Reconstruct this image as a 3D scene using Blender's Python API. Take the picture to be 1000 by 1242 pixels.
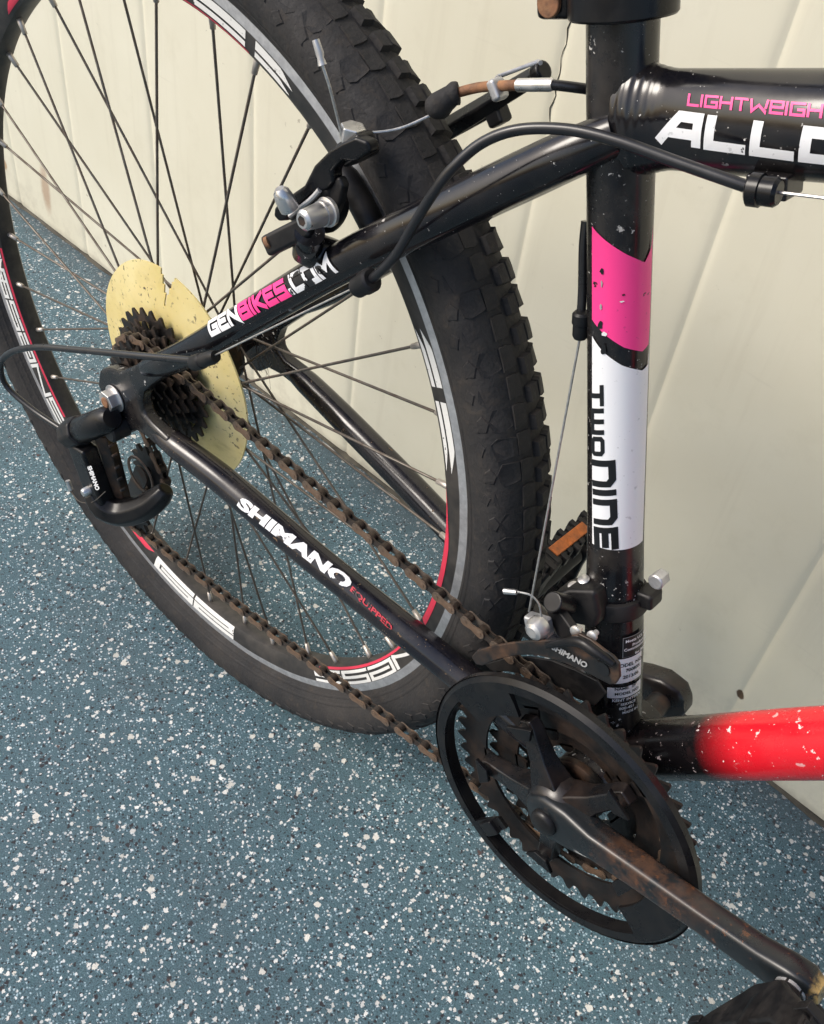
import bpy, bmesh, math, random
import numpy as np
from mathutils import Vector, Matrix

random.seed(7)
for o in list(bpy.data.objects):
    bpy.data.objects.remove(o, do_unlink=True)
scene = bpy.context.scene
COL = scene.collection
rad = math.radians

# ------------------------------------------------------------------ camera, sky, sun, exposure
H = 0.366                                   # height of the rear axle above the ground (metres)
CAM_POS = np.array([0.5641078844648778, -0.40457451517505044, 0.5040413964109038])   # from the rear axle
CAM_R = np.array([[0.7210567155782607, 0.6840812336466597, 0.11004580270030967],
                  [0.5362805952562656, -0.45044122087364236, -0.7137967705793072],
                  [-0.4387258096705469, 0.5737033835618601, -0.6916531584678816]])
FPX = 1192.1152525991347
cam_data = bpy.data.cameras.new('camera')
cam = bpy.data.objects.new('camera', cam_data)
COL.objects.link(cam)
cam_data.sensor_fit = 'HORIZONTAL'
cam_data.sensor_width = 36.0
cam_data.lens = 36.0 * FPX / 1000.0
cam_data.clip_start = 0.01
cam_data.clip_end = 200.0
M = Matrix.Identity(4)
for i in range(3):
    M[i][0] = CAM_R[0][i]
    M[i][1] = -CAM_R[1][i]
    M[i][2] = -CAM_R[2][i]
    M[i][3] = CAM_POS[i] + (H if i == 2 else 0.0)
cam.matrix_world = M
scene.camera = cam

SUN_AZ, SUN_EL = rad(228.0), rad(40.0)      # direction the light comes from (azimuth from +x, ccw)
world = bpy.data.worlds.new('World')
scene.world = world
world.use_nodes = True
wn = world.node_tree
bg = wn.nodes['Background']
sky = wn.nodes.new('ShaderNodeTexSky')
sky.sky_type = 'NISHITA'
sky.sun_disc = False
sky.sun_elevation = SUN_EL
sky.sun_rotation = math.pi / 2 - SUN_AZ
sky.air_density = 1.0
sky.dust_density = 3.0
sky.ozone_density = 1.0
wn.links.new(sky.outputs[0], bg.inputs[0])
bg.inputs[1].default_value = 0.13
sun_data = bpy.data.lights.new('sun', 'SUN')
sun_data.energy = 1.5
sun_data.angle = rad(22)
sun_data.color = (1.0, 0.95, 0.87)
sun = bpy.data.objects.new('sun', sun_data)
COL.objects.link(sun)
sd = Vector((math.cos(SUN_EL) * math.cos(SUN_AZ), math.cos(SUN_EL) * math.sin(SUN_AZ), math.sin(SUN_EL)))
sun.rotation_euler = sd.to_track_quat('Z', 'Y').to_euler()
scene.view_settings.view_transform = 'Standard'
scene.view_settings.look = 'None'
scene.view_settings.gamma = 1.0
scene.view_settings.exposure = 0.70
scene.view_settings.use_curve_mapping = False
scene.cycles.max_bounces = 8

# ------------------------------------------------------------------ measuring helpers (photo survey -> real points)
C0 = np.array([500.0, 621.0])
def ray(u, v):
    return np.array([(u - C0[0]) / FPX, (v - C0[1]) / FPX, 1.0]) @ CAM_R
def at(u, v, y):
    """surveyed point lying on the plane at lateral offset y from the wheel plane (bike frame)"""
    d = ray(u, v)
    return CAM_POS + d * ((y - CAM_POS[1]) / d[1])
def N(v):
    v = np.array(v, float)
    return v / np.linalg.norm(v)

# ------------------------------------------------------------------ mesh builder
class MB:
    def __init__(s):
        s.v, s.f = [], []
    def add(s, vs, fs):
        b = len(s.v)
        s.v.extend([tuple(map(float, x)) for x in vs])
        s.f.extend([tuple(b + i for i in f) for f in fs])
        return s
    def rings(s, rings, caps=True, closed=False):
        n = len(rings[0])
        vs = [p for r in rings for p in r]
        fs = []
        m = len(rings)
        for i in range(m if closed else m - 1):
            a, b = i * n, ((i + 1) % m) * n
            for j in range(n):
                k = (j + 1) % n
                fs.append((a + j, a + k, b + k, b + j))
        if caps and not closed:
            fs.append(tuple(range(n - 1, -1, -1)))
            fs.append(tuple(range((m - 1) * n, m * n)))
        return s.add(vs, fs)
    def tube(s, pts, r, seg=16, caps=True, smooth=0, flat=1.0, up=(0, 1, 0)):
        """round (or oval: flat scales the axis nearest to 'up') bar through pts; r a number or list"""
        pts = [np.array(p, float) for p in pts]
        rr = [r] * len(pts) if np.isscalar(r) else list(r)
        if smooth:
            pts, rr = resample(pts, rr, smooth)
        rings = []
        prev = None
        for i, p in enumerate(pts):
            if i == 0: t = pts[1] - p
            elif i == len(pts) - 1: t = p - pts[-2]
            else: t = N(pts[i + 1] - p) + N(p - pts[i - 1])
            t = N(t)
            if prev is None:
                u = np.array(up, float)
                if abs(u @ t) > 0.95: u = np.array([1.0, 0, 0]) if abs(t[0]) < 0.9 else np.array([0, 0, 1.0])
                e1 = N(u - (u @ t) * t)
            else:
                e1 = N(prev - (prev @ t) * t)
            prev = e1
            e2 = np.cross(t, e1)
            rings.append([p + rr[i] * (flat * math.cos(a) * e1 + math.sin(a) * e2)
                          for a in np.linspace(0, 2 * math.pi, seg, endpoint=False)])
        return s.rings(rings, caps)
    def box(s, c, sx, sy, sz, ex=(1, 0, 0), ey=(0, 1, 0), ez=None, taper=1.0):
        c = np.array(c, float)
        ex = N(ex)
        ey = N(np.array(ey, float) - (np.array(ey, float) @ ex) * ex)
        ez = np.cross(ex, ey)
        vs = []
        for k, t in ((-1, 1.0), (1, taper)):
            for i, j in ((-1, -1), (1, -1), (1, 1), (-1, 1)):
                vs.append(c + ex * i * sx / 2 * t + ey * j * sy / 2 * t + ez * k * sz / 2)
        return s.add(vs, [(0, 3, 2, 1), (4, 5, 6, 7), (0, 1, 5, 4), (1, 2, 6, 5), (2, 3, 7, 6), (3, 0, 4, 7)])
    def prism(s, poly, y0, y1):
        """polygon of (x, z) extruded along the lateral axis"""
        n = len(poly)
        vs = [(x, y0, z) for x, z in poly] + [(x, y1, z) for x, z in poly]
        fs = [tuple(range(n)), tuple(range(2 * n - 1, n - 1, -1))]
        for i in range(n):
            j = (i + 1) % n
            fs.append((i, i + n, j + n, j))
        return s.add(vs, fs)
    def extrude(s, pts, d):
        """3D polygon pts extruded by vector d"""
        pts = [np.array(p, float) for p in pts]
        d = np.array(d, float)
        n = len(pts)
        vs = pts + [p + d for p in pts]
        fs = [tuple(range(n)), tuple(range(2 * n - 1, n - 1, -1))]
        for i in range(n):
            j = (i + 1) % n
            fs.append((i, i + n, j + n, j))
        return s.add(vs, fs)
    def lathe(s, prof, c=(0, 0), seg=48, closed=False, a0=0.0, a1=2 * math.pi):
        """profile of (r, y) turned about the lateral axis through (x, z) = c"""
        full = abs(a1 - a0 - 2 * math.pi) < 1e-6
        angs = np.linspace(a0, a1, seg, endpoint=not full)
        rings = [[(c[0] + r * math.cos(a), y, c[1] + r * math.sin(a)) for a in angs] for r, y in prof]
        n = len(angs)
        m = len(rings)
        vs = [p for r in rings for p in r]
        fs = []
        for i in range(m if closed else m - 1):
            a, b = i * n, ((i + 1) % m) * n
            for j in range(n if full else n - 1):
                k = (j + 1) % n
                fs.append((a + j, a + k, b + k, b + j))
        if not closed and full:
            if prof[0][0] > 1e-6: fs.append(tuple(range(n)))
            if prof[-1][0] > 1e-6: fs.append(tuple(range((m - 1) * n, m * n)))
        return s.add(vs, fs)
    def polar(s, c, redges, n, ylo, yhi, keep=None):
        """plate in the wheel plane made of polar cells; redges: numbers or functions of angle; keep(i, angle)"""
        m = len(redges)
        ang = [2 * math.pi * j / n for j in range(n)]
        R = [[(e(a) if callable(e) else e) for a in ang] for e in redges]
        lo = ylo if callable(ylo) else (lambda r: ylo)
        hi = yhi if callable(yhi) else (lambda r: yhi)
        ix = {}
        vs, fs = [], []
        def vid(i, j, side):
            j %= n
            k = (i, j, side)
            if k not in ix:
                r = R[i][j]
                ix[k] = len(vs)
                vs.append((c[0] + r * math.cos(ang[j]), (lo if side == 0 else hi)(r), c[1] + r * math.sin(ang[j])))
            return ix[k]
        K = [[(keep is None or keep(i, (ang[j] + math.pi / n))) for j in range(n)] for i in range(m - 1)]
        for i in range(m - 1):
            for j in range(n):
                if not K[i][j]: continue
                fs.append((vid(i, j, 0), vid(i + 1, j, 0), vid(i + 1, j + 1, 0), vid(i, j + 1, 0)))
                fs.append((vid(i, j + 1, 1), vid(i + 1, j + 1, 1), vid(i + 1, j, 1), vid(i, j, 1)))
                if i == 0 or not K[i - 1][j]:
                    fs.append((vid(i, j + 1, 0), vid(i, j + 1, 1), vid(i, j, 1), vid(i, j, 0)))
                if i == m - 2 or not K[i + 1][j]:
                    fs.append((vid(i + 1, j, 0), vid(i + 1, j, 1), vid(i + 1, j + 1, 1), vid(i + 1, j + 1, 0)))
                if not K[i][(j - 1) % n]:
                    fs.append((vid(i, j, 0), vid(i, j, 1), vid(i + 1, j, 1), vid(i + 1, j, 0)))
                if not K[i][(j + 1) % n]:
                    fs.append((vid(i + 1, j + 1, 0), vid(i + 1, j + 1, 1), vid(i, j + 1, 1), vid(i, j + 1, 0)))
        return s.add(vs, fs)
    def mesh(s, name):
        me = bpy.data.meshes.new(name)
        me.from_pydata(s.v, [], s.f)
        bm = bmesh.new()
        bm.from_mesh(me)
        bmesh.ops.recalc_face_normals(bm, faces=bm.faces)
        bm.to_mesh(me)
        bm.free()
        return me
    def build(s, name, mat, parent=None, smooth=40, bevel=0.0, bseg=2, loc=None, label=None):
        me = s.mesh(name)
        return obj(name, me, mat, parent, smooth, bevel, bseg, loc, label)

def obj(name, me, mat, parent=None, smooth=40, bevel=0.0, bseg=2, loc=None, label=None):
    if mat is not None and not me.materials:
        me.materials.append(mat)
    o = bpy.data.objects.new(name, me)
    COL.objects.link(o)
    if smooth:
        for p in me.polygons: p.use_smooth = True
        if not bevel:
            me.set_sharp_from_angle(angle=rad(smooth))
    if bevel:
        b = o.modifiers.new('bevel', 'BEVEL')
        b.width = bevel
        b.segments = bseg
        b.limit_method = 'ANGLE'
        b.angle_limit = rad(35)
        b.harden_normals = True
    if parent is not None:
        o.parent = parent
        if parent.get('category') is not None and parent.type == 'EMPTY':
            o.location = (0, 0, H) if parent.name.startswith('bicycle') else (0, 0, 0)
    if loc is not None: o.location = loc
    if label: o['label'] = label
    return o

def resample(pts, rr, k):
    P = [pts[0]] + list(pts) + [pts[-1]]
    Q, S = [], []
    for i in range(1, len(P) - 2):
        p0, p1, p2, p3 = P[i - 1], P[i], P[i + 1], P[i + 2]
        for j in range(k):
            t = j / k
            Q.append(0.5 * ((2 * p1) + (-p0 + p2) * t + (2 * p0 - 5 * p1 + 4 * p2 - p3) * t * t + (-p0 + 3 * p1 - 3 * p2 + p3) * t ** 3))
            S.append(rr[i - 1] * (1 - t) + rr[i] * t)
    Q.append(P[-2]); S.append(rr[-1])
    return Q, S

# ------------------------------------------------------------------ materials
class NT:
    def __init__(s, name):
        s.m = bpy.data.materials.new(name)
        s.m.use_nodes = True
        s.t = s.m.node_tree
        s.b = s.t.nodes['Principled BSDF']
        s.co = s.t.nodes.new('ShaderNodeTexCoord').outputs['Object']
    def node(s, typ, **kw):
        n = s.t.nodes.new(typ)
        for k, v in kw.items(): setattr(n, k, v)
        return n
    def lk(s, a, b):
        s.t.links.new(a, b)
    def inp(s, sock, v):
        if hasattr(v, 'is_linked'): s.lk(v, sock)
        else: sock.default_value = v
    def noise(s, scale, detail=3, rough=0.55, vec=None, dist=0.0):
        n = s.node('ShaderNodeTexNoise')
        s.lk(vec or s.co, n.inputs['Vector'])
        n.inputs['Scale'].default_value = scale
        n.inputs['Detail'].default_value = detail
        n.inputs['Roughness'].default_value = rough
        n.inputs['Distortion'].default_value = dist
        return n.outputs['Fac']
    def voro(s, scale, vec=None, out='Distance', feature='F1', rnd=1.0):
        n = s.node('ShaderNodeTexVoronoi', feature=feature)
        s.lk(vec or s.co, n.inputs['Vector'])
        n.inputs['Scale'].default_value = scale
        n.inputs['Randomness'].default_value = rnd
        return n.outputs[out]
    def ramp(s, fac, lo, hi, a=0.0, b=1.0):
        n = s.node('ShaderNodeMapRange')
        n.clamp = True
        s.inp(n.inputs['Value'], fac)
        n.inputs['From Min'].default_value = lo
        n.inputs['From Max'].default_value = hi
        n.inputs['To Min'].default_value = a
        n.inputs['To Max'].default_value = b
        return n.outputs[0]
    def mix(s, fac, a, b):
        n = s.node('ShaderNodeMix', data_type='RGBA')
        s.inp(n.inputs[0], fac)
        s.inp(n.inputs[6], a if hasattr(a, 'is_linked') else (*a, 1.0))
        s.inp(n.inputs[7], b if hasattr(b, 'is_linked') else (*b, 1.0))
        return n.outputs[2]
    def math(s, op, a, b=0.0, c=0.0):
        n = s.node('ShaderNodeMath', operation=op)
        s.inp(n.inputs[0], a); s.inp(n.inputs[1], b); s.inp(n.inputs[2], c)
        return n.outputs[0]
    def sep(s, vec=None):
        n = s.node('ShaderNodeSeparateXYZ')
        s.lk(vec or s.co, n.inputs[0])
        return n.outputs
    def mapping(s, scale=(1, 1, 1), loc=(0, 0, 0), rot=(0, 0, 0), vec=None):
        n = s.node('ShaderNodeMapping')
        s.lk(vec or s.co, n.inputs[0])
        n.inputs['Location'].default_value = loc
        n.inputs['Rotation'].default_value = rot
        n.inputs['Scale'].default_value = scale
        return n.outputs[0]
    def bump(s, h, dist, strength=1.0):
        n = s.node('ShaderNodeBump')
        s.lk(h, n.inputs['Height'])
        n.inputs['Distance'].default_value = dist
        n.inputs['Strength'].default_value = strength
        s.lk(n.outputs[0], s.b.inputs['Normal'])
    def set(s, base=None, rough=None, metal=None, coat=None, spec=None, coat_rough=None):
        if base is not None: s.inp(s.b.inputs['Base Color'], base if hasattr(base, 'is_linked') else (*base, 1.0))
        if rough is not None: s.inp(s.b.inputs['Roughness'], rough)
        if metal is not None: s.inp(s.b.inputs['Metallic'], metal)
        if coat is not None: s.inp(s.b.inputs['Coat Weight'], coat)
        if coat_rough is not None: s.inp(s.b.inputs['Coat Roughness'], coat_rough)
        if spec is not None: s.inp(s.b.inputs['Specular IOR Level'], spec)
        return s.m

def m_paint(name, base, chips=0.5, rough=0.16, dust=0.35, chipcol=(0.55, 0.53, 0.5)):
    t = NT(name)
    n1 = t.noise(170, 4, 0.62)
    n2 = t.noise(22, 3, 0.6)
    n3 = t.noise(520, 2, 0.6)
    chip = t.math('MULTIPLY', t.ramp(n1, 0.70 - 0.05 * chips, 0.725 - 0.05 * chips), t.ramp(n2, 0.46, 0.58))
    speck = t.math('MULTIPLY', t.ramp(n3, 0.735 - 0.02 * chips, 0.75 - 0.02 * chips), t.ramp(n2, 0.4, 0.6, 0.2, 1.0))
    c = t.math('MAXIMUM', chip, speck)
    grime = t.math('MULTIPLY', t.ramp(t.noise(35, 5, 0.7), 0.42, 0.75), dust)
    col = t.mix(grime, base, (0.075, 0.062, 0.05))
    col = t.mix(c, col, chipcol)
    r = t.math('ADD', t.math('MULTIPLY', grime, 0.5), t.ramp(c, 0, 1, rough, 0.6))
    t.set(col, r, 0.0, spec=0.5)
    t.bump(t.math('SUBTRACT', t.math('MULTIPLY', n2, 0.3), c), 0.0002, 0.5)
    return t.m

def m_plain(name, base, rough=0.5, metal=0.0, var=0.25, scale=60, bump=0.0001, dirt=None, dirt_amt=0.4, dirt_scale=30, spec=0.5):
    t = NT(name)
    n = t.noise(scale, 4, 0.6)
    lo = tuple(x * (1 - var) for x in base)
    hi = tuple(min(1.0, x * (1 + var)) for x in base)
    col = t.mix(t.ramp(n, 0.3, 0.7), lo, hi)
    rr = t.ramp(n, 0.3, 0.7, rough * 0.85, min(1.0, rough * 1.15))
    if dirt is not None:
        k = t.math('MULTIPLY', t.ramp(t.noise(dirt_scale, 5, 0.65), 0.45, 0.68), dirt_amt)
        col = t.mix(k, col, dirt)
        rr = t.math('ADD', rr, t.math('MULTIPLY', k, 0.4))
        if metal > 0:
            metal = t.ramp(k, 0, 1, metal, 0.1)
    t.set(col, rr, metal, spec=spec)
    if bump: t.bump(t.noise(scale * 6, 3, 0.6), bump, 0.6)
    return t.m

MAT = {}
MAT['black'] = m_paint('black_gloss_paint', (0.005, 0.005, 0.007), 0.45, 0.15, 0.25)
MAT['black_worn'] = m_paint('black_worn_paint', (0.005, 0.005, 0.0065), 1.0, 0.2, 0.38)
MAT['black_muddy'] = m_paint('black_muddy_paint', (0.006, 0.006, 0.010), 0.8, 0.16, 0.32, (0.17, 0.10, 0.045))
MAT['resin'] = m_plain('black_resin', (0.008, 0.008, 0.009), 0.42, 0, 0.3, 80, 0.0001, (0.04, 0.033, 0.027), 0.32, 40, 0.32)
MAT['resin_shiny'] = m_plain('black_resin_smooth', (0.0055, 0.0055, 0.0065), 0.28, 0, 0.2, 60, 0.00004, (0.035, 0.030, 0.025), 0.22, 45, 0.3)
MAT['cable_black'] = m_plain('black_cable_housing', (0.012, 0.012, 0.014), 0.3, 0, 0.2, 90, 0.00003)
MAT['steel_black'] = m_plain('black_steel', (0.02, 0.019, 0.019), 0.4, 0.3, 0.3, 90, 0.0001, (0.13, 0.06, 0.025), 0.6, 45)
MAT['ring_steel'] = m_plain('black_rusty_steel', (0.010, 0.009, 0.009), 0.45, 0.2, 0.3, 90, 0.0001, (0.075, 0.040, 0.022), 0.45, 34)
MAT['crank'] = m_plain('worn_black_crank', (0.007, 0.007, 0.008), 0.26, 0.1, 0.3, 60, 0.00005, (0.05, 0.027, 0.016), 0.35, 40)
def m_crank():
    t = NT('worn_black_crank_arm')
    x, y, z = t.sep()
    dx, dz = t.math('SUBTRACT', x, BB0[0]), t.math('SUBTRACT', z, BB0[1])
    r = t.math('ADD', t.math('MULTIPLY', dx, math.cos(rad(21.5))), t.math('MULTIPLY', dz, math.sin(rad(21.5))))
    q = t.math('ADD', t.math('MULTIPLY', dx, -math.sin(rad(21.5))), t.math('MULTIPLY', dz, math.cos(rad(21.5))))
    n = t.noise(40, 5, 0.65); n2 = t.noise(220, 4, 0.65)
    rub = t.math('MULTIPLY', t.ramp(r, 0.035, 0.062), t.ramp(r, 0.128, 0.090))       # where the shoe rubs the paint brown
    rub = t.math('MULTIPLY', rub, t.ramp(t.noise(55, 6, 0.75), 0.40, 0.60))
    col = t.mix(t.math('MULTIPLY', rub, 0.45), (0.008, 0.010, 0.012), (0.150, 0.066, 0.030))
    col = t.mix(t.ramp(n2, 0.60, 0.72, 0, 0.5), col, (0.05, 0.03, 0.02))
    scf = t.math('MULTIPLY', t.math('MULTIPLY', t.ramp(r, 0.022, 0.028), t.ramp(r, 0.050, 0.042)), t.math('MULTIPLY', t.ramp(q, -0.0080, -0.0095), t.ramp(n2, 0.44, 0.50)))
    col = t.mix(scf, col, (0.75, 0.72, 0.68))
    pit = t.math('MULTIPLY', t.ramp(t.noise(150, 4, 0.7), 0.60, 0.64), t.ramp(r, 0.03, 0.06))
    col = t.mix(t.math('MULTIPLY', pit, 0.7), col, (0.11, 0.045, 0.02))
    tip = t.math('MULTIPLY', t.ramp(r, 0.1785, 0.1830), t.ramp(n2, 0.40, 0.58))
    col = t.mix(tip, col, (0.42, 0.28, 0.10))
    t.set(col, t.ramp(n, 0.3, 0.7, 0.22, 0.38), spec=0.5)
    t.bump(n2, 0.00008, 0.5)
    return t.m
BB0 = (0.4561, -0.0610)
MAT['crank_arm'] = m_crank()
MAT['cog'] = m_plain('oily_dark_steel', (0.02, 0.018, 0.017), 0.4, 0.4, 0.4, 150, 0.0002, (0.09, 0.055, 0.035), 0.8, 60)
MAT['chain'] = m_plain('rusty_chain_steel', (0.115, 0.088, 0.068), 0.46, 0.3, 0.3, 260, 0.00012, (0.22, 0.105, 0.042), 0.5, 22)
MAT['chain_in'] = m_plain('oily_chain_steel', (0.05, 0.037, 0.029), 0.35, 0.5, 0.4, 260, 0.00015, (0.025, 0.02, 0.018), 0.8, 60)
MAT['silver'] = m_plain('bright_zinc_steel', (0.62, 0.61, 0.6), 0.3, 0.9, 0.12, 120, 0.00005, (0.3, 0.25, 0.2), 0.4, 60)
MAT['dull_metal'] = m_plain('dull_aluminium', (0.5, 0.5, 0.51), 0.45, 0.8, 0.15, 140, 0.00006, (0.22, 0.2, 0.18), 0.5, 60)
MAT['wire'] = m_plain('steel_cable', (0.5, 0.49, 0.47), 0.38, 0.85, 0.2, 400, 0.0002)
MAT['spoke'] = m_plain('weathered_spoke_steel', (0.13, 0.115, 0.1), 0.42, 0.7, 0.3, 120, 0.0001, (0.09, 0.055, 0.035), 0.7, 90)
MAT['nipple'] = m_plain('tarnished_nipple', (0.55, 0.5, 0.45), 0.45, 0.75, 0.2, 200, 0.0001, (0.3, 0.18, 0.1), 0.6, 25)
MAT['rust'] = m_plain('rust', (0.17, 0.075, 0.035), 0.7, 0.0, 0.45, 200, 0.0003, (0.36, 0.20, 0.10), 0.6, 80)
MAT['orange'] = m_plain('amber_reflector', (0.40, 0.105, 0.015), 0.3, 0, 0.3, 300, 0.0002, (0.08, 0.04, 0.02), 0.65, 60)
MAT['white'] = m_plain('white_decal', (0.78, 0.78, 0.79), 0.35, 0, 0.04, 60, 0, (0.42, 0.40, 0.37), 0.25, 90)
MAT['pink'] = m_plain('pink_decal', (0.92, 0.050, 0.26), 0.35, 0, 0.06, 60, 0)
MAT['red'] = m_plain('red_decal', (0.62, 0.035, 0.075), 0.4, 0, 0.08, 60, 0)
MAT['black_decal'] = m_plain('black_decal', (0.008, 0.008, 0.009), 0.35, 0, 0.1, 60, 0)
MAT['grey_decal'] = m_plain('silver_grey_decal', (0.33, 0.33, 0.33), 0.5, 0, 0.1, 60, 0)

def m_decal_worn(name, base, thr=0.63, under=(0.008, 0.008, 0.01), scale=75):
    t = NT(name)
    n = t.noise(scale, 4, 0.65)
    k = t.ramp(n, thr, thr + 0.015)
    n2 = t.ramp(t.noise(300, 3, 0.6), 0.66, 0.7, 0, 0.5)
    col = t.mix(n2, base, tuple(x * 0.5 for x in base))
    t.set(t.mix(k, col, under), 0.35)
    return t.m
MAT['white_worn'] = m_decal_worn('worn_white_decal', (0.76, 0.76, 0.77))
MAT['white_torn'] = m_decal_worn('torn_white_decal', (0.76, 0.76, 0.77), 0.545, (0.012, 0.012, 0.014), 90)
MAT['white_band'] = m_decal_worn('scuffed_white_decal', (0.80, 0.80, 0.81), 0.72)
MAT['pink_worn'] = m_decal_worn('worn_pink_decal', (0.92, 0.050, 0.26), 0.70)
MAT['rim_white'] = m_decal_worn('rim_white_decal', (0.72, 0.71, 0.68), 0.66, (0.03, 0.028, 0.026), 120)
MAT['red_small'] = m_decal_worn('rubbed_red_print', (0.5, 0.02, 0.04), 0.55, (0.03, 0.02, 0.02), 200)

def m_rubber():
    t = NT('dusty_black_rubber')
    n = t.noise(14, 5, 0.65)
    n2 = t.noise(120, 4, 0.6)
    col = t.mix(t.ramp(n, 0.35, 0.7), (0.017, 0.017, 0.0185), (0.036, 0.0325, 0.0305))
    col = t.mix(t.ramp(n2, 0.55, 0.8, 0, 0.5), col, (0.075, 0.06, 0.046))
    t.set(col, t.ramp(n2, 0.3, 0.7, 0.62, 0.85), spec=0.28)
    t.bump(t.math('ADD', t.math('ADD', t.noise(420, 4, 0.6), t.math('MULTIPLY', n2, 0.8)), t.math('MULTIPLY', t.noise(55, 3, 0.6), 3.0)), 0.0006, 0.8)
    return t.m
MAT['rubber'] = m_rubber()

def m_disc():
    t = NT('yellowed_plastic')
    n = t.noise(16, 4, 0.6)
    col = t.mix(t.ramp(n, 0.3, 0.7), (0.60, 0.485, 0.19), (0.73, 0.63, 0.33))
    sp = t.ramp(t.noise(210, 3, 0.6), 0.61, 0.66)
    sp = t.math('MULTIPLY', sp, t.ramp(t.noise(30, 2), 0.4, 0.6, 0.1, 1))
    smear = t.ramp(t.noise(26, 5, 0.7, t.mapping((1, 1, 2.2), (3, 1, 2))), 0.56, 0.8, 0, 0.55)
    col = t.mix(smear, col, (0.22, 0.15, 0.06))
    col = t.mix(sp, col, (0.06, 0.045, 0.03))
    t.set(col, 0.42)
    t.b.inputs['Subsurface Weight'].default_value = 0.35
    t.b.inputs['Subsurface Radius'].default_value = (0.004, 0.003, 0.001)
    t.bump(t.noise(40, 3), 0.0006, 0.4)
    return t.m
MAT['disc'] = m_disc()

def m_rim():
    """black anodised rim whose brake track is worn to bare metal near the edge"""
    t = NT('rim_black_and_bare_metal')
    x, y, z = t.sep()
    r = t.math('SQRT', t.math('ADD', t.math('MULTIPLY', x, x), t.math('MULTIPLY', z, z)))
    wob = t.math('MULTIPLY', t.math('SUBTRACT', t.noise(30, 3), 0.5), 0.0012)
    rw = t.math('ADD', r, wob)
    track = t.math('MULTIPLY', t.ramp(rw, 0.3091, 0.3097), t.ramp(rw, 0.3163, 0.3159))
    sc = t.ramp(t.noise(200, 3, 0.6), 0.35, 0.7)
    col = t.mix(t.ramp(t.noise(40, 5, 0.7), 0.4, 0.75), (0.016, 0.015, 0.015), (0.06, 0.052, 0.045))
    met = t.mix(sc, (0.46, 0.46, 0.475), (0.62, 0.62, 0.63))
    t.set(t.mix(track, col, met), t.ramp(track, 0, 1, 0.45, 0.42), t.ramp(track, 0, 1, 0.0, 0.75))
    t.bump(t.noise(300, 3), 0.0001, 0.5)
    return t.m
MAT['rim'] = m_rim()

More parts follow.
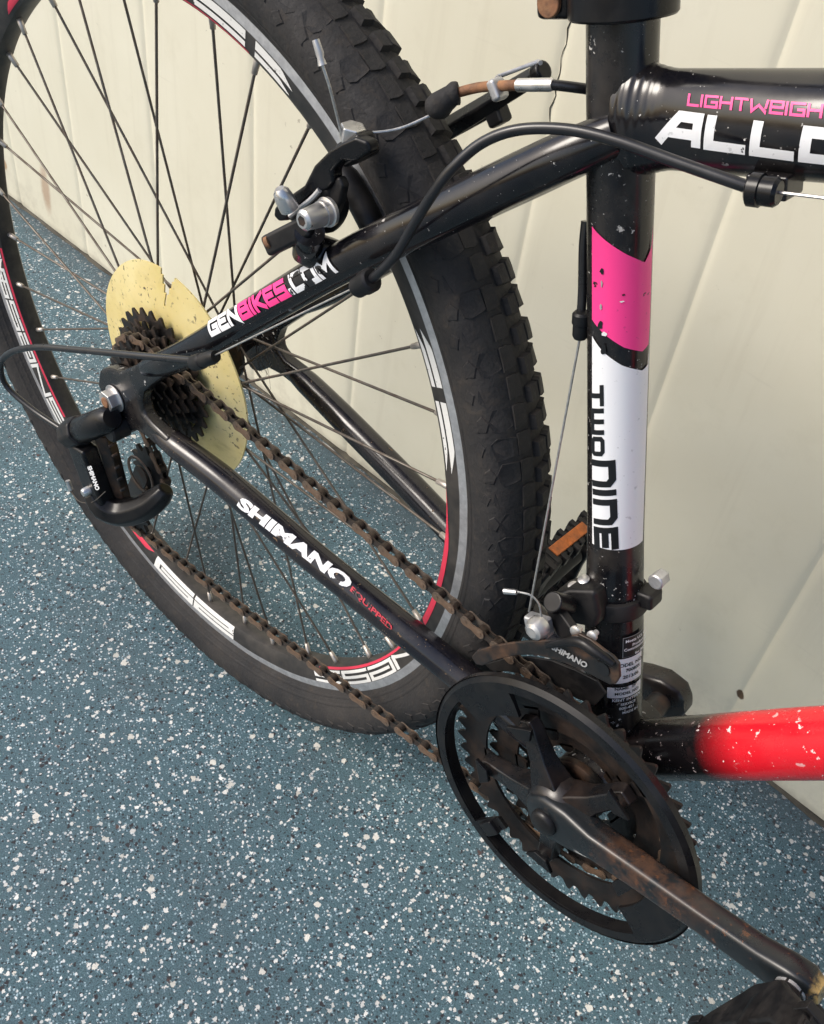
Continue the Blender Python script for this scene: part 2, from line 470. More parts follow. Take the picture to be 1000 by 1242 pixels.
# ------------------------------------------------------------------ ground and wall
def m_ground():
    t = NT('speckled_flake_floor')
    def wob(scale, amt):
        nz = t.node('ShaderNodeTexNoise')
        t.lk(t.co, nz.inputs['Vector'])
        nz.inputs['Scale'].default_value = scale
        nz.inputs['Detail'].default_value = 2
        v = t.node('ShaderNodeVectorMath', operation='MULTIPLY_ADD')
        t.lk(nz.outputs['Color'], v.inputs[0])
        v.inputs[1].default_value = (amt, amt, amt)
        t.lk(t.co, v.inputs[2])
        return v.outputs[0]
    def flakes(scale, share, rmin, rmax, seed, w=None):
        """irregular paint flakes: a share of the cells carries one, of random size"""
        n = t.node('ShaderNodeTexVoronoi', voronoi_dimensions='2D')
        mp = t.mapping((1, 1, 1), (seed, seed * 0.37, 0), (0, 0, seed * 0.7), w)
        t.lk(mp, n.inputs['Vector'])
        n.inputs['Scale'].default_value = scale
        sp = t.node('ShaderNodeSeparateColor')
        t.lk(n.outputs['Color'], sp.inputs[0])
        has = t.math('LESS_THAN', sp.outputs[0], share)
        size = t.ramp(sp.outputs[1], 0, 1, rmin, rmax)
        inside = t.ramp(t.math('SUBTRACT', n.outputs['Distance'], size), 0.05, -0.03)
        return t.math('MULTIPLY', has, inside), sp.outputs[2]
    w1 = wob(420, 0.0055)
    w2 = wob(800, 0.0024)
    big = t.noise(2.3, 4, 0.6)
    fine = t.noise(760, 4, 0.75)
    mid = t.noise(170, 3, 0.6)
    col = t.mix(t.ramp(fine, 0.40, 0.62), (0.018, 0.047, 0.062), (0.130, 0.240, 0.290))
    col = t.mix(t.ramp(mid, 0.46, 0.68, 0, 0.5), col, (0.050, 0.128, 0.150))
    col = t.mix(t.ramp(big, 0.35, 0.7, 0, 0.35), col, (0.085, 0.13, 0.155))
    layers = [
        (340, 0.30, 0.10, 0.40, 1.3, (0.020, 0.026, 0.034), w2),
        (400, 0.28, 0.08, 0.40, 2.9, (0.36, 0.49, 0.56), w2),
        (180, 0.13, 0.10, 0.38, 8.7, (0.026, 0.024, 0.032), w1),
        (300, 0.19, 0.05, 0.40, 4.4, (0.74, 0.76, 0.77), w2),
        (180, 0.12, 0.06, 0.41, 6.2, (0.80, 0.79, 0.76), w1),
        (108, 0.040, 0.08, 0.36, 3.3, (0.72, 0.70, 0.64), w1),
        (110, 0.005, 0.10, 0.30, 9.9, (0.085, 0.048, 0.045), w1),
    ]
    hgt = fine
    for sc, share, r0, r1, seed, c, w in layers:
        m, rnd = flakes(sc, share, r0, r1, seed, w)
        cc = t.mix(rnd, tuple(x * 0.75 for x in c), tuple(min(1, x * 1.1) for x in c))
        col = t.mix(m, col, cc)
    # traffic grime in broad duller patches; separately, a duller margin along the wall
    gx, gy, gz = t.sep()
    grime = t.ramp(t.noise(5.5, 5, 0.65, t.mapping((1, 1, 1), (2.2, 0.7, 0))), 0.48, 0.72, 0, 0.38)
    edge = t.ramp(t.math('ADD', t.math('ADD', gy, t.math('MULTIPLY', gx, 0.0215)), t.math('MULTIPLY', t.noise(26, 4, 0.7), 0.05)), 0.285, 0.345, 0, 0.6)
    col = t.mix(t.math('MAXIMUM', grime, edge), col, (0.060, 0.072, 0.080))
    # a few brown dirt blots
    blot = t.ramp(t.voro(7, wob(30, 0.02)), 0.045, 0.03)
    col = t.mix(t.math('MULTIPLY', blot, t.ramp(mid, 0.4, 0.55)), col, (0.09, 0.06, 0.05))
    t.set(col, t.ramp(fine, 0.3, 0.7, 0.42, 0.62), spec=0.4)
    t.bump(t.math('ADD', hgt, t.math('MULTIPLY', mid, 0.9)), 0.0014, 0.9)
    return t.m
gm = MB()
gm.add([(-6, -5, 0), (6, -5, 0), (6, 0.42, 0), (-6, 0.42, 0)], [(0, 1, 2, 3)])
ground = gm.build('ground', m_ground(), None, 0)
ground['kind'] = 'structure'

WALL_K = -0.0215
def wall_y(x):                                   # the wall runs almost parallel to the wheel plane
    return 0.3130 + WALL_K * (x - 0.5352)
def m_wall():
    t = NT('cream_painted_sheet')
    x, y, z = t.sep()
    n = t.noise(3.0, 5, 0.6)
    col = t.mix(t.ramp(n, 0.3, 0.72), (0.595, 0.563, 0.440), (0.660, 0.635, 0.520))
    col = t.mix(t.ramp(t.noise(16, 5, 0.7), 0.55, 0.8, 0, 0.35), col, (0.50, 0.47, 0.36))
    # small dirt flecks
    fl = t.math('MULTIPLY', t.ramp(t.noise(95, 3, 0.6), 0.70, 0.74), t.ramp(t.noise(6, 2), 0.5, 0.65))
    col = t.mix(t.math('MULTIPLY', fl, 0.7), col, (0.22, 0.19, 0.14))
    # splash dirt near the floor
    low = t.math('MULTIPLY', t.ramp(z, 0.10, 0.0), t.ramp(t.noise(30, 5, 0.7), 0.45, 0.7))
    col = t.mix(t.math('MULTIPLY', low, 0.5), col, (0.33, 0.30, 0.24))
    st = t.ramp(t.noise(38, 5, 0.65, t.mapping((1, 1, 0.07), (0.4, 0, 0.2))), 0.55, 0.78, 0, 0.22)
    col = t.mix(st, col, (0.40, 0.36, 0.27))
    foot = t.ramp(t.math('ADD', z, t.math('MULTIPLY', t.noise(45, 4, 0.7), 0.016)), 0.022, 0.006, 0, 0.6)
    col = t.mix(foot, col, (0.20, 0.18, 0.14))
    # long grazing scuffs
    sc = t.ramp(t.noise(14, 4, 0.7, t.mapping((0.35, 1, 5.5), (1.7, 0, 0.6), (0, rad(24), 0))), 0.66, 0.74, 0, 0.22)
    col = t.mix(sc, col, (0.45, 0.42, 0.34))
    def blotch(cx, cz, rx, rz, rot, c, amt, edge=0.35, nsc=60):
        nonlocal col
        dx = t.math('SUBTRACT', x, cx); dz = t.math('SUBTRACT', z, cz)
        ca, sa = math.cos(rot), math.sin(rot)
        p = t.math('ADD', t.math('MULTIPLY', dx, ca / rx), t.math('MULTIPLY', dz, sa / rx))
        q = t.math('ADD', t.math('MULTIPLY', dx, -sa / rz), t.math('MULTIPLY', dz, ca / rz))
        d = t.math('SQRT', t.math('ADD', t.math('MULTIPLY', p, p), t.math('MULTIPLY', q, q)))
        d = t.math('ADD', d, t.math('MULTIPLY', t.math('SUBTRACT', t.noise(nsc, 4, 0.7), 0.5), 0.9))
        col = t.mix(t.math('MULTIPLY', t.ramp(d, 1.0, 1.0 - edge), amt), col, c)
    blotch(-0.852, H - 0.295, 0.016, 0.050, rad(-3), (0.36, 0.24, 0.16), 0.75, 0.5)
    blotch(-0.985, H - 0.305, 0.010, 0.012, 0, (0.30, 0.16, 0.07), 0.8)
    blotch(0.466, H - 0.286, 0.0045, 0.0075, rad(20), (0.10, 0.065, 0.04), 1.0, 0.3, 150)
    blotch(0.318, H - 0.343, 0.045, 0.006, rad(-12), (0.30, 0.28, 0.23), 0.6, 0.6, 90)
    blotch(0.335, H - 0.315, 0.03, 0.004, rad(-14), (0.32, 0.30, 0.25), 0.55, 0.6, 90)
    blotch(-0.13, H - 0.30, 0.05, 0.004, rad(-20), (0.42, 0.39, 0.31), 0.5, 0.6, 90)
    t.set(col, t.ramp(n, 0.3, 0.7, 0.42, 0.55), spec=0.35)
    t.bump(t.math('ADD', t.math('MULTIPLY', t.noise(9, 3), 1.0), t.math('MULTIPLY', t.noise(260, 3, 0.6), 0.15)), 0.0016, 0.3)
    return t.m
MAT['wall'] = m_wall()
MAT['seam'] = m_plain('grimy_sealant', (0.07, 0.062, 0.045), 0.8, 0, 0.35, 90, 0.0005, (0.04, 0.036, 0.03), 0.8, 40)
MAT['caulk'] = m_plain('old_white_caulk', (0.55, 0.54, 0.50), 0.7, 0, 0.2, 90, 0.0004, (0.10, 0.10, 0.10), 0.85, 28)
wall = bpy.data.objects.new('wall', None)
COL.objects.link(wall)
wall['label'] = 'cream painted wall of vertical panels behind the bicycle'
wall['category'] = 'wall'
wall['kind'] = 'thing'
seams = [-1.80, -1.58, -1.36, -1.15, -0.95, -0.745, -0.532, -0.318, -0.122, 0.090, 0.273, 0.466, 0.66, 0.86, 1.06, 1.26, 1.46]
WT = 2.4
for a, b in zip(seams[:-1], seams[1:]):
    # cross-section of one panel in plan: flat field with edges pressed back into a shallow soft groove
    prof = [(0.0, 0.0020), (0.0014, 0.0018), (0.0032, 0.0012), (0.0055, 0.0006), (0.0085, 0.00018), (0.014, 0.0)]
    n_in = 8
    xs = [(a + d, o) for d, o in prof]
    bow = random.uniform(-0.0004, 0.0005)
    for k in range(1, n_in):
        f = k / n_in
        xs.append((a + 0.014 + (b - a - 0.028) * f, bow * math.sin(math.pi * f)))
    xs += [(b - d, o) for d, o in reversed(prof)]
    mb = MB()
    zs = [0.004, 0.3, 0.7, 1.2, WT]
    vs, fs = [], []
    for zz in zs:
        for xx, o in xs: vs.append((xx, wall_y(xx) + o, zz))
    for zz in (zs[0], zs[-1]):
        for xx, o in (xs[0], xs[-1]): vs.append((xx, wall_y(xx) + 0.02, zz))
    nx = len(xs)
    for i in range(len(zs) - 1):
        for j in range(nx - 1):
            fs.append((i * nx + j, i * nx + j + 1, (i + 1) * nx + j + 1, (i + 1) * nx + j))
    q = len(zs) * nx
    fs.append(tuple(range(nx)) + (q + 1, q))
    fs.append(tuple(range((len(zs) - 1) * nx, len(zs) * nx)) + (q + 3, q + 2))
    mb.add(vs, fs)
    mb.build('panel', MAT['wall'], wall, 60)
# grimy sealant line along the foot of the wall, with old white caulk left in places
mb = MB()
vs, fs = [], []
xs = np.arange(-1.8, 1.46, 0.012)
for x in xs:
    h = 0.0026 + 0.0012 * math.sin(x * 71) * math.sin(x * 23 + 1) + random.uniform(0, 0.0010)
    d = 0.0032 + 0.0014 * math.sin(x * 53 + 2) + random.uniform(0, 0.002)
    y = wall_y(x)
    vs += [(x, y + 0.004, h), (x, y - 0.0008, h), (x, y - d, 0.0006)]
for i in range(len(xs) - 1):
    for j in range(2):
        fs.append((i * 3 + j, i * 3 + j + 1, (i + 1) * 3 + j + 1, (i + 1) * 3 + j))
mb.add(vs, fs)
mb.build('sealant_line', MAT['seam'], wall, 60)
for (xa, xb) in ((-0.16, -0.115), (-0.095, 0.02), (0.05, 0.11), (-0.62, -0.55)):
    mb = MB()
    pts = [(x, wall_y(x) - 0.0085 - 0.001 * math.sin(x * 90), 0.0016) for x in np.arange(xa, xb, 0.008)]
    rr = [0.0007 + 0.0011 * math.sin(math.pi * i / (len(pts) - 1)) for i in range(len(pts))]
    mb.tube(pts, rr, 6)
    mb.build('caulk_bead', MAT['caulk'], wall)
# hairline crack that opens along one panel joint
mb = MB()
pts = []
for i in range(60):
    z = H + 0.16 + i * 0.006
    pts.append((0.0905 + 0.0014 * math.sin(i * 1.7) + random.uniform(-0.0007, 0.0007), wall_y(0.09) + 0.0014, z))
mb.tube(pts, [0.0002 + 0.0004 * abs(math.sin(i * 0.31)) for i in range(60)], 6)
mb.build('crack', MAT['seam'], wall)

# ------------------------------------------------------------------ bicycle
bike = bpy.data.objects.new('bicycle', None)
COL.objects.link(bike)
bike['label'] = 'black mountain bike with pink and red trim standing beside the wall'
bike['category'] = 'bicycle'

BBX, BBZ = 0.4561, -0.0610
ST = rad(73.479)
ST_D = np.array([-math.cos(ST), 0, math.sin(ST)])
BB = np.array([BBX, 0.0, BBZ])

class Tube:
    """a straight frame tube: axis origin, direction, radius; (s, phi) addresses its skin"""
    def __init__(s, O, D, r, e=(0, -1, 0)):
        s.O = np.array(O, float); s.D = N(D); s.r = r
        e = np.array(e, float)
        s.e1 = N(e - (e @ s.D) * s.D)
        s.e2 = np.cross(s.D, s.e1)
    def p(s, t, a, lift=0.0):
        ph = a / s.r
        return s.O + s.D * t + (s.r + lift) * (math.cos(ph) * s.e1 + math.sin(ph) * s.e2)
    def px(s, u, v):
        """(along, around) of the surveyed point (u, v) on the skin, metres"""
        d = ray(u, v); o = CAM_POS - s.O
        dp = d - (d @ s.D) * s.D; op = o - (o @ s.D) * s.D
        A, B, C = dp @ dp, 2 * dp @ op, op @ op - s.r ** 2
        q = B * B - 4 * A * C
        t = (-B - math.sqrt(max(q, 0))) / (2 * A)
        X = o + d * t
        return np.array([X @ s.D, math.atan2(X @ s.e2, X @ s.e1) * s.r])

class PinchedTube(Tube):
    """oval tube whose half width varies along its length"""
    half = None
    def p(s, t, a, lift=0.0):
        ph = a / s.r
        return s.O + s.D * t + (s.half(t) + lift) * math.cos(ph) * s.e1 + (s.r + lift) * math.sin(ph) * s.e2
    def px(s, u, v):
        d = ray(u, v); o = CAM_POS - s.O
        for k in range(4000):
            X = o + d * (0.20 + k * 0.0002)
            t = X @ s.D
            if ((X @ s.e1) / s.half(t)) ** 2 + ((X @ s.e2) / s.r) ** 2 <= 1.0:
                break
        return np.array([t, math.atan2((X @ s.e2) / s.r, (X @ s.e1) / s.half(t)) * s.r])

def skin_patch(name, tube, poly_quads, mat, parent, lift=0.00025, smooth=60, label=None):
    """flat (along, around) quads/triangles laid on a tube's skin, cut fine enough to bend with it"""
    bm = bmesh.new()
    for k, q in enumerate(poly_quads):
        lf = lift
        if len(q) == 2 and isinstance(q[1], float): q, lf = q[0], lift + q[1]
        vs = [bm.verts.new((x, y, lf)) for x, y in q]
        try: bm.faces.new(vs)
        except ValueError: pass
    ys = [v.co.y for v in bm.verts]
    if ys:
        step = tube.r * 0.12
        k0, k1 = int(math.floor(min(ys) / step)), int(math.ceil(max(ys) / step))
        for k in range(k0, k1 + 1):
            bmesh.ops.bisect_plane(bm, geom=bm.verts[:] + bm.edges[:] + bm.faces[:], plane_co=(0, k * step, 0), plane_no=(0, 1, 0), dist=1e-7)
    if isinstance(tube, PinchedTube):
        for k in range(40):
            bmesh.ops.bisect_plane(bm, geom=bm.verts[:] + bm.edges[:] + bm.faces[:], plane_co=(k * 0.005, 0, 0), plane_no=(1, 0, 0), dist=1e-7)
    for v in bm.verts:
        v.co = Vector(tube.p(v.co.x, v.co.y, v.co.z))
    me = bpy.data.meshes.new(name)
    bm.normal_update()
    bm.to_mesh(me); bm.free()
    return obj(name, me, mat, parent, smooth, label=label)

# ---- a small stroke alphabet for the angular lettering: each letter = (width, [polylines])
GL = {
 'G': (0.9, [[(0.9, 1), (0, 1), (0, 0), (0.9, 0), (0.9, 0.45), (0.5, 0.45)]]),
 'E': (0.85, [[(0.85, 0), (0, 0), (0, 1), (0.85, 1), (0.85, 0.5), (0.16, 0.5)]]),
 'e': (0.8, [[(0.8, 1), (0, 1), (0, 0), (0.8, 0)], [(0.16, 0.5), (0.7, 0.5)]]),
 'N': (0.95, [[(0, 0), (0, 1), (0.95, 0), (0.95, 1)]]),
 'n': (0.9, [[(0, 0), (0, 1), (0.7, 1), (0.9, 0.8), (0.9, 0)]]),
 'B': (0.9, [[(0, 0), (0, 1), (0.8, 1), (0.8, 0.55)], [(0.16, 0.5), (0.9, 0.5), (0.9, 0), (0.16, 0)]]),
 'I': (0.05, [[(0, 0), (0, 1)]]),
 'K': (0.85, [[(0, 0), (0, 1)], [(0.85, 1), (0.2, 0.5), (0.85, 0)]]),
 'S': (0.85, [[(0.85, 1), (0, 1), (0, 0.5), (0.85, 0.5), (0.85, 0), (0, 0)]]),
 '.': (0.05, [[(0, 0.0), (0, 0.14)]]),
 'C': (0.85, [[(0.85, 1), (0, 1), (0, 0), (0.85, 0)]]),
 'O': (0.9, [[(0.45, 1), (0, 1), (0, 0), (0.9, 0), (0.9, 1), (0.45, 1)]]),
 'o': (0.85, [[(0.42, 1), (0.12, 1), (0, 0.85), (0, 0.15), (0.12, 0), (0.73, 0), (0.85, 0.15), (0.85, 0.85), (0.73, 1), (0.42, 1)]]),
 'M': (1.1, [[(0, 0), (0, 1), (0.55, 0.35), (1.1, 1), (1.1, 0)]]),
 'T': (0.9, [[(0, 1), (0.9, 1)], [(0.45, 0.88), (0.45, 0)]]),
 'W': (1.2, [[(0, 1), (0.12, 0), (0.6, 0.55), (1.08, 0), (1.2, 1)]]),
 'w': (1.2, [[(0, 1), (0, 0), (0.6, 0)], [(0.6, 1), (0.6, 0.1)], [(0.62, 0), (1.2, 0), (1.2, 1)]]),
 'L': (0.8, [[(0, 1), (0, 0), (0.8, 0)]]),
 'A': (0.95, [[(0, 0), (0.45, 1), (0.95, 1), (0.95, 0)], [(0.28, 0.32), (0.87, 0.32)]]),
 'Y': (0.9, [[(0, 1), (0, 0.5), (0.9, 0.5)], [(0.9, 1), (0.9, 0), (0.3, 0)]]),
 'H': (0.85, [[(0, 0), (0, 1)], [(0.85, 0), (0.85, 1)], [(0.1, 0.5), (0.75, 0.5)]]),
 '2': (0.9, [[(0, 1), (0.9, 1), (0.9, 0.5), (0, 0.5), (0, 0), (0.9, 0)]]),
 '9': (0.9, [[(0.74, 0.5), (0, 0.5), (0, 1), (0.9, 1), (0.9, 0), (0, 0)]]),
}
def stroke_quads(text, w=0.2, gap=0.42, hx=1.0, wy=None):
    """quads in text space, x from 0 to 1 over the whole word, y from 0 to 1; later strokes sit a hair higher"""
    out, x = [], 0.0
    for ch in text:
        if ch == ' ':
            x += 0.5; continue
        gw, lines = GL[ch]
        gw *= hx
        for li, ln in enumerate(lines):
            P = [np.array([px * hx, w / 2 + py * (1 - w)]) for px, py in ln]
            closed = np.allclose(P[0], P[-1])
            L, Rr = [], []
            m = len(P)
            for i in range(m):
                d0 = N(P[i] - P[i - 1]) if i > 0 else (N(P[-1] - P[-2]) if closed else None)
                d1 = N(P[i + 1] - P[i]) if i < m - 1 else (N(P[1] - P[0]) if closed else None)
                if d0 is None: d0 = d1
                if d1 is None: d1 = d0
                n0 = np.array([-d0[1], d0[0]]); n1 = np.array([-d1[1], d1[0]])
                nn = n0 + n1
                k = np.linalg.norm(nn)
                nn = nn / k if k > 1e-6 else n0
                s = min(1.0 / max(nn @ n0, 0.35), 2.2) * w / 2
                e = np.zeros(2)
                if not closed and i == 0: e = -d1 * w / 2 * 0.9
                if not closed and i == m - 1: e = d0 * w / 2 * 0.9
                L.append(P[i] + e + nn * s); Rr.append(P[i] + e - nn * s)
            for i in range(m - 1):
                q = [L[i], Rr[i], Rr[i + 1], L[i + 1]]
                out.append(([(p[0] + x + w / 2, p[1]) for p in q], 0.00004 * li))
        x += gw + w + gap * w
    W = x - gap * w
    return [([(px / W, py) for px, py in q], l) for q, l in out], W

def font_tris(text, bold=0.0):
    cu = bpy.data.curves.new('lettering', 'FONT')
    cu.body = text
    cu.size = 1.0
    cu.offset = bold
    cu.resolution_u = 3
    cu.fill_mode = 'FRONT'
    o = bpy.data.objects.new('lettering_source', cu)
    COL.objects.link(o)
    dg = bpy.context.evaluated_depsgraph_get()
    me = bpy.data.meshes.new_from_object(o.evaluated_get(dg))
    vs = [(v.co.x, v.co.y) for v in me.vertices]
    fs = [tuple(p.vertices) for p in me.polygons]
    bpy.data.objects.remove(o, do_unlink=True)
    bpy.data.curves.remove(cu)
    bpy.data.meshes.remove(me)
    x0, x1 = min(v[0] for v in vs), max(v[0] for v in vs)
    ch = 0.70
    return [([((vs[i][0] - x0) / (x1 - x0), vs[i][1] / ch) for i in f], 0.0) for f in fs], (x1 - x0) / ch

def place(quads, a, b, c):
    """affine: text origin a, end of baseline b, top of first letter c (all (along, around))"""
    a, b, c = np.array(a), np.array(b), np.array(c)
    return [([tuple(a + (b - a) * x + (c - a) * y) for x, y in q], l) for q, l in quads]

# ---- frame tubes
seat_tube = Tube(BB, ST_D, 0.0163)
seat_foot = Tube(BB, ST_D, 0.0188)
tt0 = np.array([0.3400, 0, 0.3325]); TT_D = N([0.0708, 0, 0.0232])
top_tube = Tube(tt0, TT_D, 0.0212)
DT_D = N([0.0755, 0, 0.0952])
down_tube = Tube(BB, DT_D, 0.0200)

def weld(mb, tube, s0, s1, grow, ripple=0.0007, n=26):
    """fillet of weld metal: the tube flares towards s0"""
    rings = []
    for i in range(n + 1):
        f = i / n
        s = s0 + (s1 - s0) * f
        g = grow * (1 - f) ** 2
        rings.append([tube.O + tube.D * s + (tube.r + 0.0003 + g + ripple * (0.5 + 0.5 * math.sin(f * 38 + 0.6 * math.sin(a * 3))) * (1 - f)) * (math.cos(a) * tube.e1 + math.sin(a) * tube.e2)
                      for a in np.linspace(0, 2 * math.pi, 40, endpoint=False)])
    mb.rings(rings, caps=False)

mb = MB()
L_ST = 0.465
mb.tube([BB + ST_D * s for s in (0.0, 0.06, 0.10, 0.14, 0.18, 0.3, L_ST)], [0.0188, 0.0187, 0.0182, 0.0172, 0.0163, 0.0160, 0.0160], 48)
seat_o = mb.build('seat_tube', MAT['black_worn'], bike)
mb = MB()
def tt_half(s):                                  # half width: the tube is pinched where it meets the seat tube
    return float(np.interp(s, [0.0, 0.02, 0.05, 0.09, 0.13], [0.0128, 0.0138, 0.0172, 0.0204, 0.0212]))
top_tube = PinchedTube(tt0, TT_D, 0.0212)
top_tube.half = tt_half
tt_up = np.cross(TT_D, np.array([0, -1.0, 0]))
rings = []
for s in list(np.linspace(0.004, 0.032, 30)) + list(np.linspace(0.036, 0.15, 20)) + [0.3, 0.45, 0.6]:
    w = tt_half(s)
    f = max(0.0, min(1.0, (s - 0.010) / 0.018))
    g = (0.0042 * (1 - f) ** 1.6 + 0.0005 * (0.5 + 0.5 * math.sin(s * 1700)) * (1 - f)) if s < 0.030 else 0.0
    rings.append([tt0 + TT_D * s + (w + g) * math.cos(a) * np.array([0, -1.0, 0]) + (0.0212 + g) * math.sin(a) * tt_up for a in np.linspace(0, 2 * math.pi, 64, endpoint=False)])
mb.rings(rings)
top_o = mb.build('top_tube', MAT['black'], bike)

def m_downtube():
    t = NT('black_to_red_fade_paint')
    x, y, z = t.sep()
    s = t.math('ADD', t.math('MULTIPLY', t.math('SUBTRACT', x, BBX), float(DT_D[0])), t.math('MULTIPLY', t.math('SUBTRACT', z, BBZ), float(DT_D[2])))
    s = t.math('ADD', s, t.math('MULTIPLY', t.math('SUBTRACT', t.noise(900, 2), 0.5), 0.004))
    f = t.ramp(s, 0.090, 0.122)
    col = t.mix(f, (0.007, 0.006, 0.007), (0.60, 0.010, 0.020))
    n1 = t.noise(150, 4, 0.62); n2 = t.noise(20, 3); n3 = t.noise(420, 2, 0.6)
    c = t.math('MAXIMUM', t.math('MULTIPLY', t.ramp(n1, 0.635, 0.655), t.ramp(n2, 0.42, 0.55)), t.ramp(n3, 0.715, 0.73))
    col = t.mix(c, col, (0.72, 0.60, 0.58))
    wear = t.noise(60, 5, 0.7)
    t.set(t.mix(t.ramp(wear, 0.55, 0.8, 0, 0.35), col, (0.09, 0.03, 0.03)), t.math('ADD', t.ramp(c, 0, 1, 0.0, 0.4), t.ramp(wear, 0.35, 0.7, 0.16, 0.36)))
    t.bump(t.math('SUBTRACT', 1.0, c), 0.0002, 0.5)
    return t.m
mb = MB()
mb.tube([BB + DT_D * s for s in (0.004, 0.15, 0.3, 0.5)], 0.0200, 56)
weld(mb, down_tube, 0.022, 0.036, 0.004)
mb.build('down_tube', m_downtube(), bike, label='tube fading from black to bright red')
mb = MB()
mb.lathe([(0.0165, -0.0365), (0.0205, -0.0365), (0.0212, -0.035), (0.0212, 0.035), (0.0205, 0.0365), (0.0165, 0.0365)], (BBX, BBZ), 48)
mb.build('bottom_bracket', MAT['black_worn'], bike)

SS_R = [(0.040, -0.0690, 0.050), (0.062, -0.0685, 0.0665), (0.100, -0.0655, 0.100), (0.1455, -0.0600, 0.1455), (0.212, -0.0500, 0.2120), (0.275, -0.0370, 0.2690), (0.322, -0.0225, 0.3105), (0.345, -0.0110, 0.3300)]
CS_R = [(0.048, -0.0685, -0.0085), (0.070, -0.0670, -0.0090), (0.120, -0.0620, -0.0135), (0.200, -0.0560, -0.0250), (0.250, -0.0510, -0.0320), (0.300, -0.0455, -0.0390), (0.350, -0.0400, -0.0465), (0.420, -0.0330, -0.0550)]
seat_stays, chain_stays = [], []
for sgn in (1, -1):
    mb = MB()
    mb.tube([(x, y * sgn, z) for x, y, z in SS_R], [0.0070, 0.0098, 0.0108, 0.0112, 0.0116, 0.0118, 0.0114, 0.0100], 28, smooth=8)
    seat_stays.append(mb.build('seat_stay', MAT['black'], bike))
    mb = MB()
    mb.tube([(x, y * sgn, z) for x, y, z in CS_R], [0.0072, 0.0106, 0.0115, 0.0116, 0.0116, 0.0116, 0.0116, 0.0116], 28, smooth=8)
    chain_stays.append(mb.build('chain_stay', MAT['black_muddy'], bike))
# dropouts: forged plates joining each pair of stays round the axle, with a concave yoke between the stays
DO = [(-0.027, -0.003), (-0.021, 0.015), (-0.009, 0.0235), (0.008, 0.030), (0.029, 0.0475), (0.054, 0.073), (0.070, 0.062), (0.052, 0.043), (0.038, 0.028), (0.034, 0.016),
      (0.036, 0.007), (0.046, 0.002), (0.068, 0.001), (0.068, -0.0185), (0.040, -0.0165), (0.024, -0.019), (0.012, -0.030), (0.003, -0.034), (-0.006, -0.030), (-0.008, -0.018), (-0.018, -0.013)]
for sgn in (1, -1):
    mb = MB()
    mb.prism(DO, -0.0750 * sgn, -0.0620 * sgn)
    mb.build('dropout', MAT['black_worn'], bike, bevel=0.0036, bseg=4)

# ---- frame decals
def lettering(name, tube, quads, mat, parent, a, b, c, lift=0.0003):
    return skin_patch(name, tube, place(quads, tube.px(*a), tube.px(*b), tube.px(*c)), mat, parent, lift)

def band(name, tube, top, bot, a0, a1, mat, parent, lift, n=40):
    """band round a tube: top/bot are lists of (around, along)"""
    ta, tb = np.array(sorted(top)), np.array(sorted(bot))
    qs = []
    aa = np.linspace(a0, a1, n)
    for i in range(n - 1):
        t0, t1 = np.interp(aa[i:i + 2], ta[:, 0], ta[:, 1])
        b0, b1 = np.interp(aa[i:i + 2], tb[:, 0], tb[:, 1])
        qs.append([(b0, aa[i]), (b1, aa[i + 1]), (t1, aa[i + 1]), (t0, aa[i])])
    return skin_patch(name, tube, qs, mat, parent, lift)
def pxs(tube, pts):
    return [(q[1], q[0]) for q in (tube.px(u, v) for u, v in pts)]
TS = seat_tube
pt = pxs(TS, [(719, 274), (735, 291), (760, 308), (782, 318), (790, 299)])
pb = pxs(TS, [(719, 387), (735, 406), (757, 421), (779, 426), (787, 416)])
aL, aR = pt[0][0], 0.0165 * 1.75
band('pink_band', TS, pt + [(aR, pt[-1][1] + 0.01)], pb + [(aR, pb[-1][1] + 0.01)], aL, aR, MAT['pink_worn'], seat_o, 0.0003)
wt_ = pxs(TS, [(719, 407), (732, 426), (755, 443), (779, 449), (786, 441)])
wb_ = pxs(TS, [(722, 640), (733, 666), (750, 667), (770, 661), (783, 652)])
s_cut = wb_[2][1]
band('white_band', TS, wt_ + [(aR, wt_[-1][1] + 0.01)], [(aL - 0.001, s_cut), (aR, s_cut)], aL, aR, MAT['white_band'], seat_o, 0.0003)
q1, _ = stroke_quads('Two', 0.27, 0.4, 1.0)
lettering('lettering', TS, q1, MAT['black_decal'], seat_o, (717.8, 466), (719, 552), (733, 466), 0.0005)
q2, _ = stroke_quads('nIne', 0.27, 0.42, 1.0)
lettering('lettering', TS, q2, MAT['black_decal'], seat_o, (718.5, 556), (722, 665), (747, 557), 0.0005)
for (u, v, w, h, m) in ((731, 328, 2.6, 4.6, 'black_decal'), (757, 357, 2.0, 1.6, 'black_decal'), (755, 365, 2.6, 1.2, 'white'), (730, 372, 1.6, 4.0, 'grey_decal'), (729, 394, 3.6, 7.0, 'black_decal'), (734, 404, 4.0, 3.0, 'white'), (733, 424, 4.5, 7.0, 'black_decal'), (731, 343, 1.2, 5.0, 'grey_decal')):
    c = TS.px(u, v)
    ring = []
    for i in range(11):
        a = 2 * math.pi * i / 11
        k = random.uniform(0.55, 1.15) / 2300.0
        ring.append((c[0] + h * k * math.sin(a), c[1] + w * k * math.cos(a)))
    skin_patch('paint_chip', TS, [ring], MAT[m], seat_o, 0.0007)
